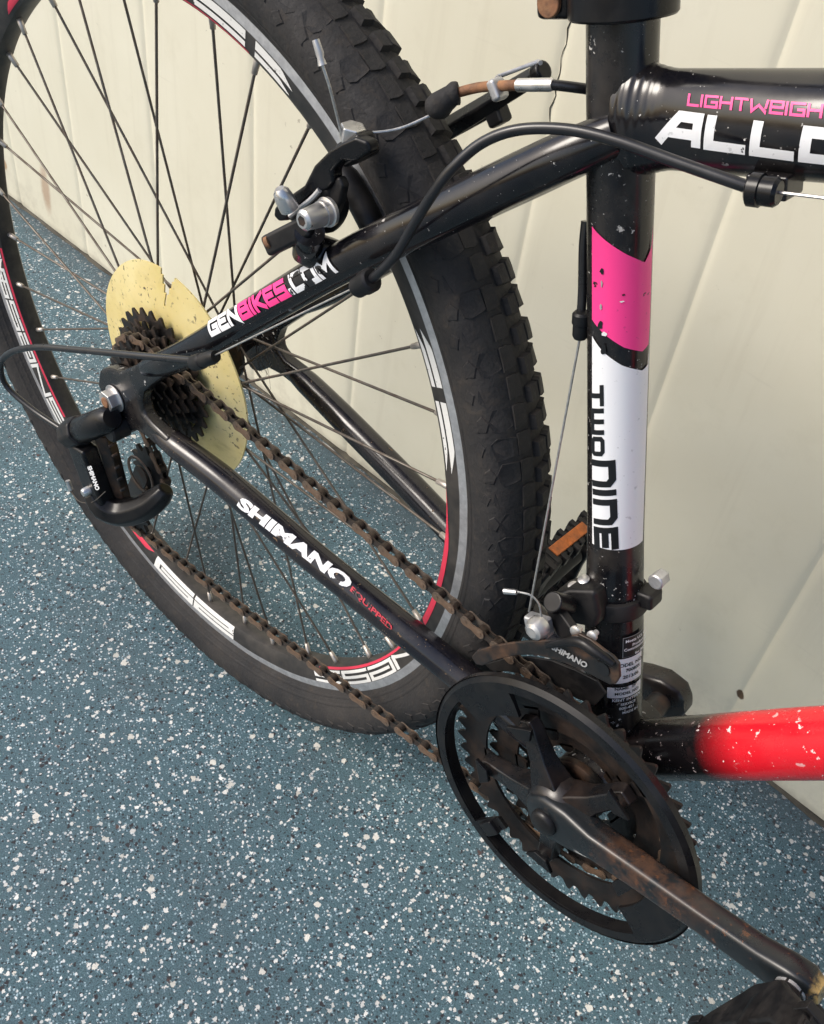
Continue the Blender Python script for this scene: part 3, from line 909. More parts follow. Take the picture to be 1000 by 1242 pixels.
# stickers near the foot of the seat tube
SF = seat_foot
def sticker(name, corners_s, a0, a1, mat, lift):
    s0, s1 = corners_s
    return skin_patch(name, SF, [[(s0, a0), (s0, a1), (s1, a1), (s1, a0)]], mat, seat_o, lift)
def circ_text(text, u, v, h, mat, bold=0.02, lift=0.0006, sx=1.0):
    s, a = SF.px(u, v)
    q, W = font_tris(text, bold)
    return skin_patch('small_print', SF, place(q, (s, a), (s, a + W * h * sx), (s + h, a)), mat, seat_o, lift)
k1 = SF.px(746, 800); k2 = SF.px(752, 829); k3 = SF.px(737, 834); k4 = SF.px(737, 846); kt = SF.px(757, 775)
sticker('sticker', (k2[0], k1[0]), k3[1] + 0.003, 0.031, MAT['white'], 0.0003)
sticker('sticker', (k4[0], k3[0] + 0.0005), k3[1], 0.031, MAT['white'], 0.0003)
sticker('sticker', (k1[0] + 0.001, kt[0] + 0.0008), kt[1] - 0.0006, 0.031, MAT['grey_decal'], 0.0003)
sticker('sticker', (k1[0] + 0.0013, kt[0] + 0.0005), kt[1] - 0.0003, 0.0315, MAT['black_decal'], 0.00045)
for txt, u, v, h, m in (("Meets U.S. Consumer", 759, 779.5, 0.0021, 'white'), ("Product Safety", 767, 783, 0.0021, 'white'), ("Commission Req.", 757, 790, 0.0021, 'white'), ("for Bicycles", 770, 793, 0.0021, 'white'),
                        ("MODEL NO:", 746, 809.5, 0.0026, 'black_decal'), ("700835", 759, 814.8, 0.0025, 'black_decal'), ("2013.06", 755.5, 823, 0.0025, 'black_decal'),
                        ("NAME:  29\"", 746, 837, 0.0022, 'black_decal'), ("MODEL NO:", 746, 843, 0.0022, 'black_decal'),
                        ("KENT INTERN", 743, 850.5, 0.0022, 'white'), ("SERVICE", 753, 855.6, 0.0020, 'white'), ("800-451", 751, 860.8, 0.0022, 'white'), ("MADE IN", 755, 865.5, 0.0020, 'white')):
    circ_text(txt, u, v, h, MAT[m], 0.025)
# top tube lettering
qa, _ = stroke_quads('ALLOY', 0.30, 0.35, 1.25)
lettering('lettering', top_tube, qa, MAT['white_worn'], top_o, (797, 172), (1112, 211), (802, 131))
ql, _ = stroke_quads('LIGHTWEIGHT', 0.2, 0.5, 1.1)
lettering('lettering', top_tube, ql, MAT['pink_worn'], top_o, (834, 128.5), (1020, 145.5), (836, 113.5))

def local_tube(P, Q, r):
    return Tube(P, np.array(Q) - np.array(P), r)
# seat stay web address: laid on the stretch of stay between two stations
ssA, ssB = np.array(SS_R[2]), np.array(SS_R[5])
st_t = local_tube((0.1455, -0.0600, 0.1455), (0.212, -0.0500, 0.2120), 0.0116)
qg, Wg = stroke_quads('GENBIKES.COM', 0.22, 0.45, 1.0)
def split_word(text, w, gap, hx, marks):
    """quads of a word split by letter index"""
    parts = []
    xs = 0.0
    tot = stroke_quads(text, w, gap, hx)[1]
    for i, ch in enumerate(text):
        q, W = stroke_quads(ch, w, gap, hx)
        parts.append([([((p[0] * W + xs) / tot, p[1]) for p in qq], l) for qq, l in q])
        xs += W + gap * w
    return [sum(parts[a:b], []) for a, b in marks]
g1, g2, g3 = split_word('GeNBIKeS.COM', 0.27, 0.30, 1.0, ((0, 3), (3, 8), (8, 12)))
for q, m in ((g1, 'white'), (g2, 'pink'), (g3, 'white_torn')):
    lettering('lettering', st_t, q, MAT[m], seat_stays[0], (258, 408.5), (412, 329), (254, 390), 0.0007)
# chain stay maker's name on a black protector
cs_t = local_tube((0.120, -0.0620, -0.0135), (0.250, -0.0510, -0.0320), 0.0120)
qs_, _ = font_tris('SHIMANO', 0.055)
lettering('lettering', cs_t, qs_, MAT['white_worn'], chain_stays[0], (287.5, 612.5), (421, 715), (294.5, 603), 0.0006)
cs_t2 = local_tube((0.200, -0.0560, -0.0250), (0.300, -0.0455, -0.0390), 0.0120)
qe_, _ = font_tris('EQUIPPED', 0.03)
lettering('lettering', cs_t2, qe_, MAT['red_small'], chain_stays[0], (425, 716), (475, 765), (428, 711), 0.0006)

# ---- seat collar at the top of the seat tube
mb = MB()
S0 = BB + ST_D * 0.4525
rings = []
for s, r in ((-0.001, 0.0175), (0.0, 0.0232), (0.001, 0.0240), (0.03, 0.0240), (0.031, 0.0232)):
    rings.append([S0 + ST_D * s + r * (math.cos(a) * seat_tube.e1 + math.sin(a) * seat_tube.e2) for a in np.linspace(0, 2 * math.pi, 56, endpoint=False)])
mb.rings(rings)
collar = mb.build('seat_collar', MAT['resin_shiny'], bike, 30)
ear = S0 - seat_tube.e2 * 0.029 + ST_D * 0.0155
mb = MB()
mb.box(ear, 0.018, 0.026, 0.031, seat_tube.e2, (0, 1, 0))
mb.build('clamp_ear', MAT['resin_shiny'], collar, bevel=0.003, bseg=3)
mb = MB()
ear2 = ear - ST_D * 0.0085
mb.tube([ear2 + np.array([0, -0.0125, 0]), ear2 + np.array([0, -0.0155, 0])], 0.0060, 20)
mb.build('clamp_bolt', MAT['rust'], collar, bevel=0.0008)
mb = MB()
mb.tube([BB + ST_D * 0.46, BB + ST_D * 0.62], 0.0135, 40)
mb.build('seat_post', MAT['resin_shiny'], bike)

# ---- rear wheel: rim, spokes, nipples, tyre with knobs
mb = MB()
rim_prof = [(0.3175, -0.0118), (0.3165, -0.0126), (0.3105, -0.0126), (0.3085, -0.0124), (0.2975, -0.0104), (0.2935, -0.0078), (0.2925, -0.0040), (0.2925, 0.0040), (0.2935, 0.0078),
            (0.2975, 0.0104), (0.3085, 0.0124), (0.3165, 0.0126), (0.3175, 0.0118), (0.3165, 0.0100), (0.3080, 0.0095), (0.3060, 0.0), (0.3080, -0.0095), (0.3165, -0.0100)]
mb.lathe(rim_prof, seg=200, closed=True)
rim = mb.build('rim', MAT['rim'], bike, 35)
def rim_y(r):
    return float(np.interp(r, [0.2935, 0.2975, 0.3085, 0.3105], [-0.0078, -0.0104, -0.0124, -0.0126]))
def rim_ang(u, v):
    X = at(u, v, -0.0115)
    return math.atan2(X[2], X[0])
def rim_decal(name, quads, th0, th1, r0, r1, mat, lift=0.0003):
    """text-space quads bent round the rim: x runs th0 -> th1, y runs r0 -> r1"""
    while th1 - th0 > math.pi: th1 -= 2 * math.pi
    while th1 - th0 < -math.pi: th1 += 2 * math.pi
    bm = bmesh.new()
    for q, l in quads:
        vs = [bm.verts.new((th0 + (th1 - th0) * x, r0 + (r1 - r0) * y, lift + l)) for x, y in q]
        try: bm.faces.new(vs)
        except ValueError: pass
    xs = [v.co.x for v in bm.verts]
    k0, k1 = int(math.floor(min(xs) / 0.02)), int(math.ceil(max(xs) / 0.02))
    for k in range(k0, k1 + 1):
        bmesh.ops.bisect_plane(bm, geom=bm.verts[:] + bm.edges[:] + bm.faces[:], plane_co=(k * 0.02, 0, 0), plane_no=(1, 0, 0), dist=1e-7)
    bmesh.ops.bisect_plane(bm, geom=bm.verts[:] + bm.edges[:] + bm.faces[:], plane_co=(0, 0.2975, 0), plane_no=(0, 1, 0), dist=1e-7)
    for v in bm.verts:
        th, r, l = v.co
        v.co = (r * math.cos(th), rim_y(r) - l, r * math.sin(th))
    me = bpy.data.meshes.new(name)
    bm.normal_update()
    bm.to_mesh(me); bm.free()
    return obj(name, me, mat, rim, 60)
R0d, R1d = 0.2964, 0.3088
def arc_band(name, th0, th1, ra, rb, mat, taper0=False, taper1=False):
    n = 14
    qs = []
    for i in range(n):
        f0, f1 = i / n, (i + 1) / n
        def edge(f):
            k = 1.0
            if taper0: k = min(k, f * 3.0)
            if taper1: k = min(k, (1 - f) * 3.0)
            return max(k, 0.02)
        qs.append(([(f0, 0), (f1, 0), (f1, edge(f1)), (f0, edge(f0))], 0.0))
    return rim_decal(name, qs, th0, th1, ra, rb, mat)
q29, _ = stroke_quads('29', 0.28, 0.22, 2.2)
rim_decal('lettering', q29, rim_ang(281, 757), rim_ang(188, 684), 0.2942, 0.3090, MAT['rim_white'])
qn, _ = stroke_quads('NESS', 0.21, 0.4, 1.9)
rim_decal('lettering', qn, rim_ang(512, 786), rim_ang(384, 822), R0d, R1d, MAT['rim_white'])
arc_band('red_stripe', rim_ang(387, 815), rim_ang(500, 785), 0.2936, 0.2956, MAT['red'])
arc_band('red_stripe', rim_ang(519, 762), rim_ang(548, 598), 0.2942, 0.3000, MAT['red'], False, True)
arc_band('red_stripe', rim_ang(186, 664), rim_ang(161, 640), 0.2945, 0.2995, MAT['red'], True, False)
# word and flashes up the far left of the rim
rim_decal('lettering', qn, rim_ang(0, 340), rim_ang(-60, 190), R0d, R1d, MAT['rim_white'])
qw, _ = stroke_quads('SNESS', 0.21, 0.4, 1.9)
rim_decal('lettering', qw, rim_ang(79, 516), rim_ang(-8, 320), R0d, R1d, MAT['rim_white'])
arc_band('red_stripe', rim_ang(80, 505), rim_ang(-5, 300), 0.2937, 0.2955, MAT['red'])
arc_band('red_stripe', rim_ang(8, 18), rim_ang(22, -8), 0.2960, 0.3010, MAT['red'], True, False)
# white double flashes on the right and upper stretches
for (a, b, t0, t1) in (((557, 578), (540, 488), True, False), ((536, 470), (511, 398), False, True), ((357, 106), (312, 50), True, False), ((300, 36), (235, -20), False, False)):
    arc_band('white_flash', rim_ang(*a), rim_ang(*b), 0.3030, 0.3088, MAT['rim_white'], t0, t1)
    arc_band('white_flash', rim_ang(*a), rim_ang(*b), 0.2978, 0.3014, MAT['rim_white'], t0, t1)
arc_band('red_stripe', rim_ang(300, 58), rim_ang(215, -20), 0.2945, 0.2962, MAT['red'])

spoke_off = rad(62)
nip = MB()
nip.tube([(0, 0, 0.0), (0, 0, 0.004), (0, 0, 0.0125)], [0.0024, 0.0024, 0.0020], 8)
nip_me = nip.mesh('nipple')
nip_me.materials.append(MAT['nipple'])
for p in nip_me.polygons: p.use_smooth = True
for k in range(36):
    th = rad(2.6 + 10 * k)
    m4 = k % 4
    fy = -0.0200 if k % 2 else 0.0340
    sg = 1 if m4 in (1, 2) else -1
    fr = 0.0225
    a = th + sg * spoke_off
    hub_pt = np.array([fr * math.cos(a), fy + (0.0015 if sg > 0 else -0.0015), fr * math.sin(a)])
    rim_pt = np.array([0.2915 * math.cos(th), -0.0022 if k % 2 else 0.0022, 0.2915 * math.sin(th)])
    d = N(hub_pt - rim_pt)
    mb = MB()
    mb.tube([rim_pt + d * 0.004, hub_pt], 0.00105, 8)
    mb.build('spoke', MAT['spoke'], rim, 60)
    no = bpy.data.objects.new('nipple', nip_me)
    COL.objects.link(no)
    no.parent = rim
    no.matrix_local = Matrix.Translation(Vector(rim_pt - d * 0.002)) @ Vector(d).to_track_quat('Z', 'Y').to_matrix().to_4x4()

tyre_half = [(0.3140, -0.0105), (0.3165, -0.0128), (0.3190, -0.0150), (0.3250, -0.0200), (0.3320, -0.0242), (0.3400, -0.0262), (0.3470, -0.0258), (0.3530, -0.0228), (0.3575, -0.0172), (0.3602, -0.0096), (0.3610, 0.0)]
tyre_prof = tyre_half + [(r, -y) for r, y in reversed(tyre_half[:-1])]
mb = MB()
mb.lathe(tyre_prof, seg=240)
mb.f = [f for f in mb.f if len(f) == 4]
# raised bead lines near the rim
for rr, yy in ((0.3208, -0.0168), (0.3262, -0.0211)):
    mb.lathe([(rr - 0.0012, yy + 0.0012), (rr, yy - 0.0006), (rr + 0.0014, yy - 0.0006)], seg=240)
    mb.f = [f for f in mb.f if len(f) == 4]
tyre = mb.build('tyre', MAT['rubber'], bike, 60)
def surf(t):
    """point and outward normal on the carcass at profile parameter t (0 rim .. 1 crown), drive side"""
    P = np.array(tyre_half)
    L = np.r_[0, np.cumsum(np.hypot(*np.diff(P, axis=0).T))]
    s = t * L[-1]
    r, y = np.interp(s, L, P[:, 0]), np.interp(s, L, P[:, 1])
    e = 0.0015
    d = np.array([np.interp(s + e, L, P[:, 0]) - np.interp(s - e, L, P[:, 0]), np.interp(s + e, L, P[:, 1]) - np.interp(s - e, L, P[:, 1])])
    d = d / np.linalg.norm(d)
    return np.array([r, y]), np.array([-d[1], d[0]]) * -1 if False else np.array([-d[1], d[0]])
def knob_mesh(name, outline, height, side=1, shrink=0.82):
    """outline: [(t, circumferential offset)] on the carcass; raised block with slanted walls"""
    lo, hi = [], []
    ct = sum(t for t, _ in outline) / len(outline)
    for t, c in outline:
        p, n = surf(t)
        if n[0] < 0 and abs(n[0]) > abs(n[1]): n = -n
        if n[1] > 0 and t < 0.85: n = -n
        q = p - n * 0.0004
        lo.append((q[0], side * q[1], c))
        p2, n2 = surf(ct + (t - ct) * shrink)
        if n2[0] < 0 and abs(n2[0]) > abs(n2[1]): n2 = -n2
        if n2[1] > 0 and t < 0.85: n2 = -n2
        q = p2 + n2 * height
        hi.append((q[0], side * q[1], c * shrink))
    mb = MB()
    n = len(outline)
    vs = []
    for r, y, c in lo + hi:
        a = c / 0.355
        vs.append((r * math.cos(a), y, r * math.sin(a)))
    fs = [tuple(range(n - 1, -1, -1)), tuple(range(n, 2 * n))] + [(i, (i + 1) % n, (i + 1) % n + n, i + n) for i in range(n)]
    mb.add(vs, fs)
    me = mb.mesh(name)
    me.materials.append(MAT['rubber'])
    return me
NK = 128
kA = [(0.575, -0.0035), (0.64, -0.0078), (0.80, -0.0062), (0.845, -0.0058), (0.845, 0.0052), (0.80, 0.0062), (0.67, 0.0078), (0.60, 0.0040)]
kB = [(0.650, -0.0060), (0.70, -0.0078), (0.80, -0.0066), (0.845, -0.0056), (0.840, 0.0060), (0.78, 0.0070), (0.68, 0.0074), (0.63, 0.0010)]
kmesh = {(0, 1): knob_mesh('tread_knob', kA, 0.0005, 1, 0.96), (1, 1): knob_mesh('tread_knob', kB, 0.0008, 1, 0.96),
         (0, -1): knob_mesh('tread_knob', kA, 0.0032, -1, 0.80), (1, -1): knob_mesh('tread_knob', kB, 0.0036, -1, 0.80)}
for side in (1, -1):
    for k in range(NK):
        ang = 2 * math.pi * (k + (0.5 if side < 0 else 0)) / NK
        o = bpy.data.objects.new('tread_knob', kmesh[(k % 2, side)])
        COL.objects.link(o)
        o.parent = tyre
        o.rotation_euler = (0, -ang + random.uniform(-0.003, 0.003), 0)
        o.scale = (1 + random.uniform(-0.0022, 0.0012), 1, 1 + random.uniform(-0.0022, 0.0012))
# lower lugs on the side wall and the centre blocks, too small to pick apart one by one
mb = MB()
def add_knob(me_outline, height, side, ang, mbx):
    me = knob_mesh('tmp', me_outline, height, side, 0.95 if 0.0010 < height < 0.003 else 0.86 if height > 0.003 else 0.72)
    vs = []
    for v in me.vertices:
        x, y, z = v.co
        vs.append((x * math.cos(ang) - z * math.sin(ang), y, x * math.sin(ang) + z * math.cos(ang)))
    mbx.add(vs, [tuple(p.vertices) for p in me.polygons])
    bpy.data.meshes.remove(me)
for side in (1, -1):
    for k in range(NK):
        a = 2 * math.pi * (k + (0.5 if side < 0 else 0)) / NK
        j = random.uniform(-0.0014, 0.0014)
        if k % 2:
            add_knob([(0.50, -0.006 + j), (0.60, -0.0072), (0.645, 0.000), (0.58, 0.0060), (0.515, 0.0036 + j)], 0.0008, side, a, mb)
        else:
            add_knob([(0.43, -0.0030 + j), (0.52, -0.0065), (0.57, 0.0015), (0.50, 0.0056 + j)], 0.0007, side, a, mb)
        add_knob([(0.845, -0.0070 + j), (0.93, -0.0074), (0.993, -0.0066), (0.993, 0.0062 + j), (0.92, 0.0070), (0.852, 0.0066)] if side > 0 else [(0.848, -0.0066), (0.96, -0.0056), (0.965, 0.0050), (0.852, 0.0058)], 0.0013 if side > 0 else 0.0040, side, a, mb)
ko = mb.build('tread_block', MAT['rubber'], tyre, 30)
ko['kind'] = 'stuff'

# ---- hub, spoke protector, cassette
mb = MB()
mb.lathe([(0.012, -0.028), (0.017, -0.0285), (0.0265, -0.0215), (0.0265, -0.0185), (0.016, -0.013), (0.0135, 0.0), (0.0155, 0.026), (0.0265, 0.0325), (0.0265, 0.0355), (0.018, 0.041), (0.011, 0.0475), (0.0085, 0.060)], seg=40)
hub = mb.build('hub', MAT['steel_black'], bike)
mb = MB()
mb.lathe([(0.0048, -0.082), (0.0050, -0.075), (0.0050, 0.080), (0.0048, 0.086)], seg=20)
mb.build('axle', MAT['dull_metal'], hub)
for sgn in (1, -1):
    mb = MB()
    y0 = -0.0752 * sgn
    mb.lathe([(0.0115, y0), (0.0118, y0 - 0.0015 * sgn), (0.0095, y0 - 0.0022 * sgn)], seg=30)
    mb.tube([(0, y0 - 0.002 * sgn, 0), (0, y0 - 0.0095 * sgn, 0)], 0.0092, 6)
    mb.build('axle_nut', MAT['silver'], hub, 25, bevel=0.0005)
mb = MB()
mb.lathe([(0.0001, -0.0858), (0.0040, -0.0858), (0.0046, -0.0852), (0.0046, -0.0836), (0.0072, -0.0834)], seg=20)
mb.build('axle_end', MAT['rust'], hub)
# nosed clear plastic disc, gone yellow, with a notch broken out of its edge
def disc_keep(i, a):
    d = math.degrees(a) % 360
    r = [0.030, 0.042, 0.055, 0.066, 0.076, 0.0825, 0.0895, 0.0945][i]
    if r < 0.066: return True
    half = {0.066: 0.8, 0.076: 2.0, 0.0825: 3.6, 0.0895: 5.2}.get(r, 0)
    return not (abs(d - 89.5) < half)
def disc_lo(r):
    return -0.0250 + 0.0062 * max(0.0, (r - 0.045) / 0.05) - (0.0012 if 0.060 < r < 0.070 else 0)
mb = MB()
mb.polar((0, 0), [0.030, 0.042, 0.055, 0.066, 0.076, 0.0825, 0.0895, lambda a: 0.0945 + 0.0004 * math.sin(7 * a)], 240, disc_lo, lambda r: disc_lo(r) + 0.0013, disc_keep)
mb.build('spoke_protector', MAT['disc'], bike, 40, label='yellowed plastic disc with a broken notch')
cas = MB()
cas.lathe([(0.017, -0.0265), (0.0205, -0.0265), (0.0205, -0.0615), (0.0165, -0.0625), (0.0120, -0.0625)], seg=40)
cas_o = cas.build('cassette', MAT['cog'], bike)
def tooth(n, rp, h=0.0040, ph=0.0):
    def f(a):
        x = ((a + ph) * n / (2 * math.pi)) % 1.0
        k = abs(x - 0.5) * 2
        return rp - 0.0034 + (h + 0.0036) * max(0.0, min(1.0, (k - 0.28) / 0.58)) ** 0.9
    return f
for i, (T, y) in enumerate(((28, -0.0300), (24, -0.0350), (22, -0.0400), (20, -0.0450), (18, -0.0500), (16, -0.0550), (14, -0.0595))):
    rp = T * 0.0127 / (2 * math.pi)
    mb = MB()
    ph = random.uniform(0, 1)
    arms = 7
    def kp(ii, a, rp=rp, i=i):
        if ii != 1 or i > 2: return True
        return math.sin(a * arms + i) < 0.35
    mb.polar((0, 0), [0.0200, max(0.0235, rp - 0.020), rp - 0.0085, tooth(T, rp, 0.0030, ph)], T * 10, y - 0.0009, y + 0.0009, kp)
    mb.build('sprocket', MAT['cog'], cas_o, 30)

# ---- crankset
def crk(a, r, y):
    return np.array([BBX + r * math.cos(a), y, BBZ + r * math.sin(a)])
CA = rad(21.5)
mb = MB()
mb.lathe([(0.0085, 0.078), (0.0085, -0.070)], (BBX, BBZ), 24)
mb.lathe([(0.0215, -0.0365), (0.0225, -0.0380), (0.0225, -0.0420), (0.0190, -0.0440), (0.0150, -0.0440)], (BBX, BBZ), 36)
crankset = mb.build('crankset', MAT['steel_black'], bike)
# five-armed spider
mb = MB()
mb.lathe([(0.0195, -0.0500), (0.0240, -0.0520), (0.0240, -0.0610), (0.0205, -0.0690), (0.0175, -0.0720), (0.0120, -0.0725)], (BBX, BBZ), 40)
for k in range(5):
    a = CA + rad(36 + 72 * k)
    t = np.array([-math.sin(a), 0, math.cos(a)])
    rings = []
    for r, w, y0, y1 in ((0.012, 0.015, -0.051, -0.069), (0.024, 0.0125, -0.052, -0.067), (0.036, 0.0085, -0.0525, -0.0645), (0.052, 0.0075, -0.0525, -0.0625), (0.060, 0.0078, -0.0525, -0.0618), (0.0660, 0.0060, -0.0525, -0.0610)):
        p = crk(a, r, 0)
        rings.append([p + t * w + np.array([0, y0, 0]), p - t * w + np.array([0, y0, 0]), p - t * w * 0.75 + np.array([0, y1, 0]), p + t * w * 0.75 + np.array([0, y1, 0])])
    mb.rings(rings)
spider = mb.build('spider', MAT['crank'], crankset, bevel=0.0014, bseg=2)
for T, y, rin, mat, ph in ((44, -0.0505, 0.0690, 'ring_steel', 0.01), (34, -0.0430, 0.0475, 'ring_steel', 0.03), (24, -0.0355, 0.0300, 'ring_steel', 0.02)):
    rp = T * 0.0127 / (2 * math.pi) + (0.0020 if T == 44 else 0)
    mb = MB()
    mb.polar((BBX, BBZ), [rin, rp - 0.0085, tooth(T, rp, 0.0036, ph)], T * 10, y - 0.001, y + 0.001)
    for k in range(5):                       # tabs that carry the ring bolts
        a = CA + rad(36 + 72 * k)
        pr = rin - 0.004 if T > 24 else rin - 0.001
        pts = []
        for s in (-1, -0.5, 0.5, 1):
            pts.append(crk(a + s * 0.10 * (0.06 / pr), rin + 0.002 if abs(s) == 1 else pr - 0.0035, y - 0.0010))
        mb.extrude(pts, (0, 0.0020, 0))
    mb.build('chainring', MAT[mat], crankset, 30)
for k in range(5):
    a = CA + rad(36 + 72 * k)
    mb = MB()
    p = crk(a, 0.0600, 0)
    mb.lathe([(0.0001, -0.0642), (0.0030, -0.0642), (0.0036, -0.0655), (0.0048, -0.0650), (0.0050, -0.0600)], (p[0], p[2]), 20)
    mb.build('ring_bolt', MAT['steel_black'], crankset)
# plastic chain guard with two long slots in its outer half
GY = -0.0668
def slot_keep(i, a):
    d = (math.degrees(a) + 360) % 360
    if i <= 4 and (161 < d < 238 or 246 < d < 329): return False
    if i <= 4 and 12 < d < 126: return False
    if i <= 1 and not (238 <= d <= 246): return False
    return True
def g_lo(r):
    return GY - (0.0012 if 0.085 < r < 0.1015 else 0) + max(0, r - 0.1005) * 0.9
mb = MB()
mb.polar((BBX, BBZ), [0.0635, 0.0665, 0.0735, 0.0800, 0.0835, 0.0925, 0.0955, 0.0990, 0.1015, 0.1028], 220, g_lo, lambda r: GY + 0.0026, slot_keep)
mb.lathe([(0.1028, GY + 0.0008), (0.1028, GY + 0.0050), (0.1008, GY + 0.0050), (0.1008, GY + 0.0008)], (BBX, BBZ), 160)
mb.f = [f for f in mb.f if len(f) == 4]
guard = mb.build('chain_guard', MAT['resin_shiny'], crankset, 35)
# inner flange of the guard, seen through both slots
for lo_, hi_ in ((160, 239), (245, 330), (11, 127)):
    mb = MB()
    mb.lathe([(0.0921, GY + 0.0004), (0.0921, GY + 0.0085), (0.0936, GY + 0.0085), (0.0936, GY + 0.0004)], (BBX, BBZ), 60, True, rad(lo_), rad(hi_))
    mb.build('slot_flange', MAT['resin_shiny'], guard)
ga = rad(242)
mb = MB()
mb.box(crk(ga, 0.0800, GY - 0.001), 0.014, 0.011, 0.0045, (math.cos(ga), 0, math.sin(ga)), (-math.sin(ga), 0, math.cos(ga)))
mb.build('guard_clip', MAT['resin_shiny'], guard, bevel=0.0010)
for k in range(5):                            # legs of the guard that reach the ring bolts
    a = CA + rad(36 + 72 * k)
    mb = MB()
    pts = [crk(a - 0.17, 0.0655, GY - 0.0006), crk(a - 0.09, 0.0555, GY - 0.0006), crk(a + 0.09, 0.0555, GY - 0.0006), crk(a + 0.17, 0.0655, GY - 0.0006)]
    mb.extrude(pts, (0, 0.0030, 0))
    mb.build('guard_leg', MAT['resin_shiny'], guard, bevel=0.0006)
# crank arms: tapered bars with rounded shoulders
def crank_arm(a, ysgn, yin, yout, mat, name='crank_arm'):
    mb = MB()
    t = np.array([-math.sin(a), 0, math.cos(a)])
    rings = []
    stations = [(r_, w_ * (0.86 if r_ > 0.03 else 1.0), h_) for r_, w_, h_ in [(-0.017, 0.006, 0.006), (-0.013, 0.0135, 0.0085), (0.0, 0.0185, 0.010), (0.016, 0.0165, 0.010), (0.035, 0.0125, 0.0095), (0.070, 0.0118, 0.0085), (0.115, 0.0108, 0.0078), (0.150, 0.0118, 0.0078), (0.166, 0.0138, 0.0082), (0.177, 0.0122, 0.0080), (0.1835, 0.0060, 0.0055)]]
    for r, w, h in stations:
        f = max(0.0, min(1.0, (r - 0.01) / 0.15))
        yc = (yin + (yout - yin) * f) * ysgn
        p = crk(a, r, yc)
        ring = []
        for j in range(24):
            q = 2 * math.pi * j / 24
            cx, cy = math.cos(q), math.sin(q)
            ex = 0.42
            ring.append(p + t * w * math.copysign(abs(cx) ** ex, cx) + np.array([0, h * math.copysign(abs(cy) ** ex, cy), 0]))
        rings.append(ring)
    mb.rings(rings)
    return mb.build(name, MAT[mat], crankset, 50)
arm = crank_arm(CA, 1, -0.0665, -0.0850, 'crank_arm')
crank_arm(CA + math.pi, -1, -0.0700, -0.0850, 'crank')
mb = MB()
mb.lathe([(0.0001, -0.0812), (0.0065, -0.0808), (0.0088, -0.0795), (0.0096, -0.0775), (0.0096, -0.0750), (0.0122, -0.0745), (0.0130, -0.0715)], (BBX, BBZ), 36)
mb.build('bolt_cap', MAT['resin_shiny'], crankset)
mb = MB()
mb.lathe([(0.0001, 0.0840), (0.0088, 0.0825), (0.0118, 0.0780)], (BBX, BBZ), 30)
mb.build('bolt_cap', MAT['resin_shiny'], crankset)

# ---- pedals
def pedal(a, y0, sgn, tilt, label):
    """platform pedal whose spindle leaves the crank end at lateral offset y0 going outwards (sgn)"""
    c0 = crk(a, 0.170, y0)
    u = np.array([math.cos(tilt), 0, math.sin(tilt)])
    w = np.array([-math.sin(tilt), 0, math.cos(tilt)])
    Y = np.array([0, sgn, 0])
    mb = MB()
    mb.tube([c0, c0 + Y * 0.016], 0.0085, 6)
    mb.tube([c0 + Y * 0.016, c0 + Y * 0.022, c0 + Y * 0.10], [0.0115, 0.0125, 0.0105], 24)
    body = mb.build('pedal', MAT['resin'], bike, 35, label=label)
    # outer cage: solid tapered shoulder towards the crank, end plate, treads, cross ribs
    def P(a_, b_, y_): return c0 + u * a_ + w * b_ + Y * y_
    plan = [(-0.011, 0.009), (-0.018, 0.0145), (-0.036, 0.026), (-0.0465, 0.036), (-0.047, 0.046), (-0.036, 0.046), (-0.020, 0.038), (0.020, 0.038), (0.036, 0.046), (0.047, 0.046), (0.0465, 0.036), (0.036, 0.026), (0.018, 0.0145), (0.011, 0.009)]
    m2 = MB()
    m2.extrude([P(p, -0.0115, q) for p, q in plan], w * 0.023)
    m2.build('shoulder', MAT['resin'], body, bevel=0.0026, bseg=3)
    m2 = MB()
    out = [(-0.046, -0.008), (-0.038, -0.0135), (-0.014, -0.0115), (0.014, -0.0115), (0.038, -0.0135), (0.046, -0.008), (0.046, 0.008), (0.038, 0.0135), (0.014, 0.0115), (-0.014, 0.0115), (-0.038, 0.0135), (-0.046, 0.008)]
    m2.extrude([P(p, q, 0.106) for p, q in out], Y * 0.006)
    m2.build('end_plate', MAT['resin'], body, bevel=0.0015)
    for s in (-1, 1):
        m2 = MB()
        n = 9
        for i in range(n):                     # toothed tread bar
            y_ = 0.028 + (0.078) * (i + 0.5) / n
            m2.box(P(s * 0.043, 0.0, y_), 0.010, 0.0052, 0.0255 if i % 2 == 0 else 0.020, u, Y)
        m2.box(P(s * 0.043, 0.0, 0.067), 0.0075, 0.080, 0.016, u, Y)
        m2.build('tread_bar', MAT['resin'], body, bevel=0.0007)
        m2 = MB()
        m2.box(P(s * 0.0475, 0.0, 0.067), 0.003, 0.048, 0.0105, u, Y)
        m2.build('reflector', MAT['orange'], body, bevel=0.0006)
        m2 = MB()
        for y_ in (0.045, 0.067, 0.089):
            m2.box(P(s * 0.0245, 0.0, y_), 0.034, 0.0048, 0.013, u, Y)
        m2.build('rib', MAT['resin'], body, bevel=0.0008)
    return body
pedal(CA, -0.0900, -1, rad(70), 'black pedal on the near crank, cut by the picture edge')
pedal(CA + math.pi, 0.0900, 1, rad(80), 'black pedal with amber reflector behind the seat tube')
mb = MB()
e0 = crk(CA, 0.170, -0.0900)
mb.tube([e0 + np.array([0.0, 0.003, 0]), e0 + np.array([0, -0.0045, 0])], 0.0082, 24)
mb.build('spindle_washer', MAT['dull_metal'], crankset, 30)

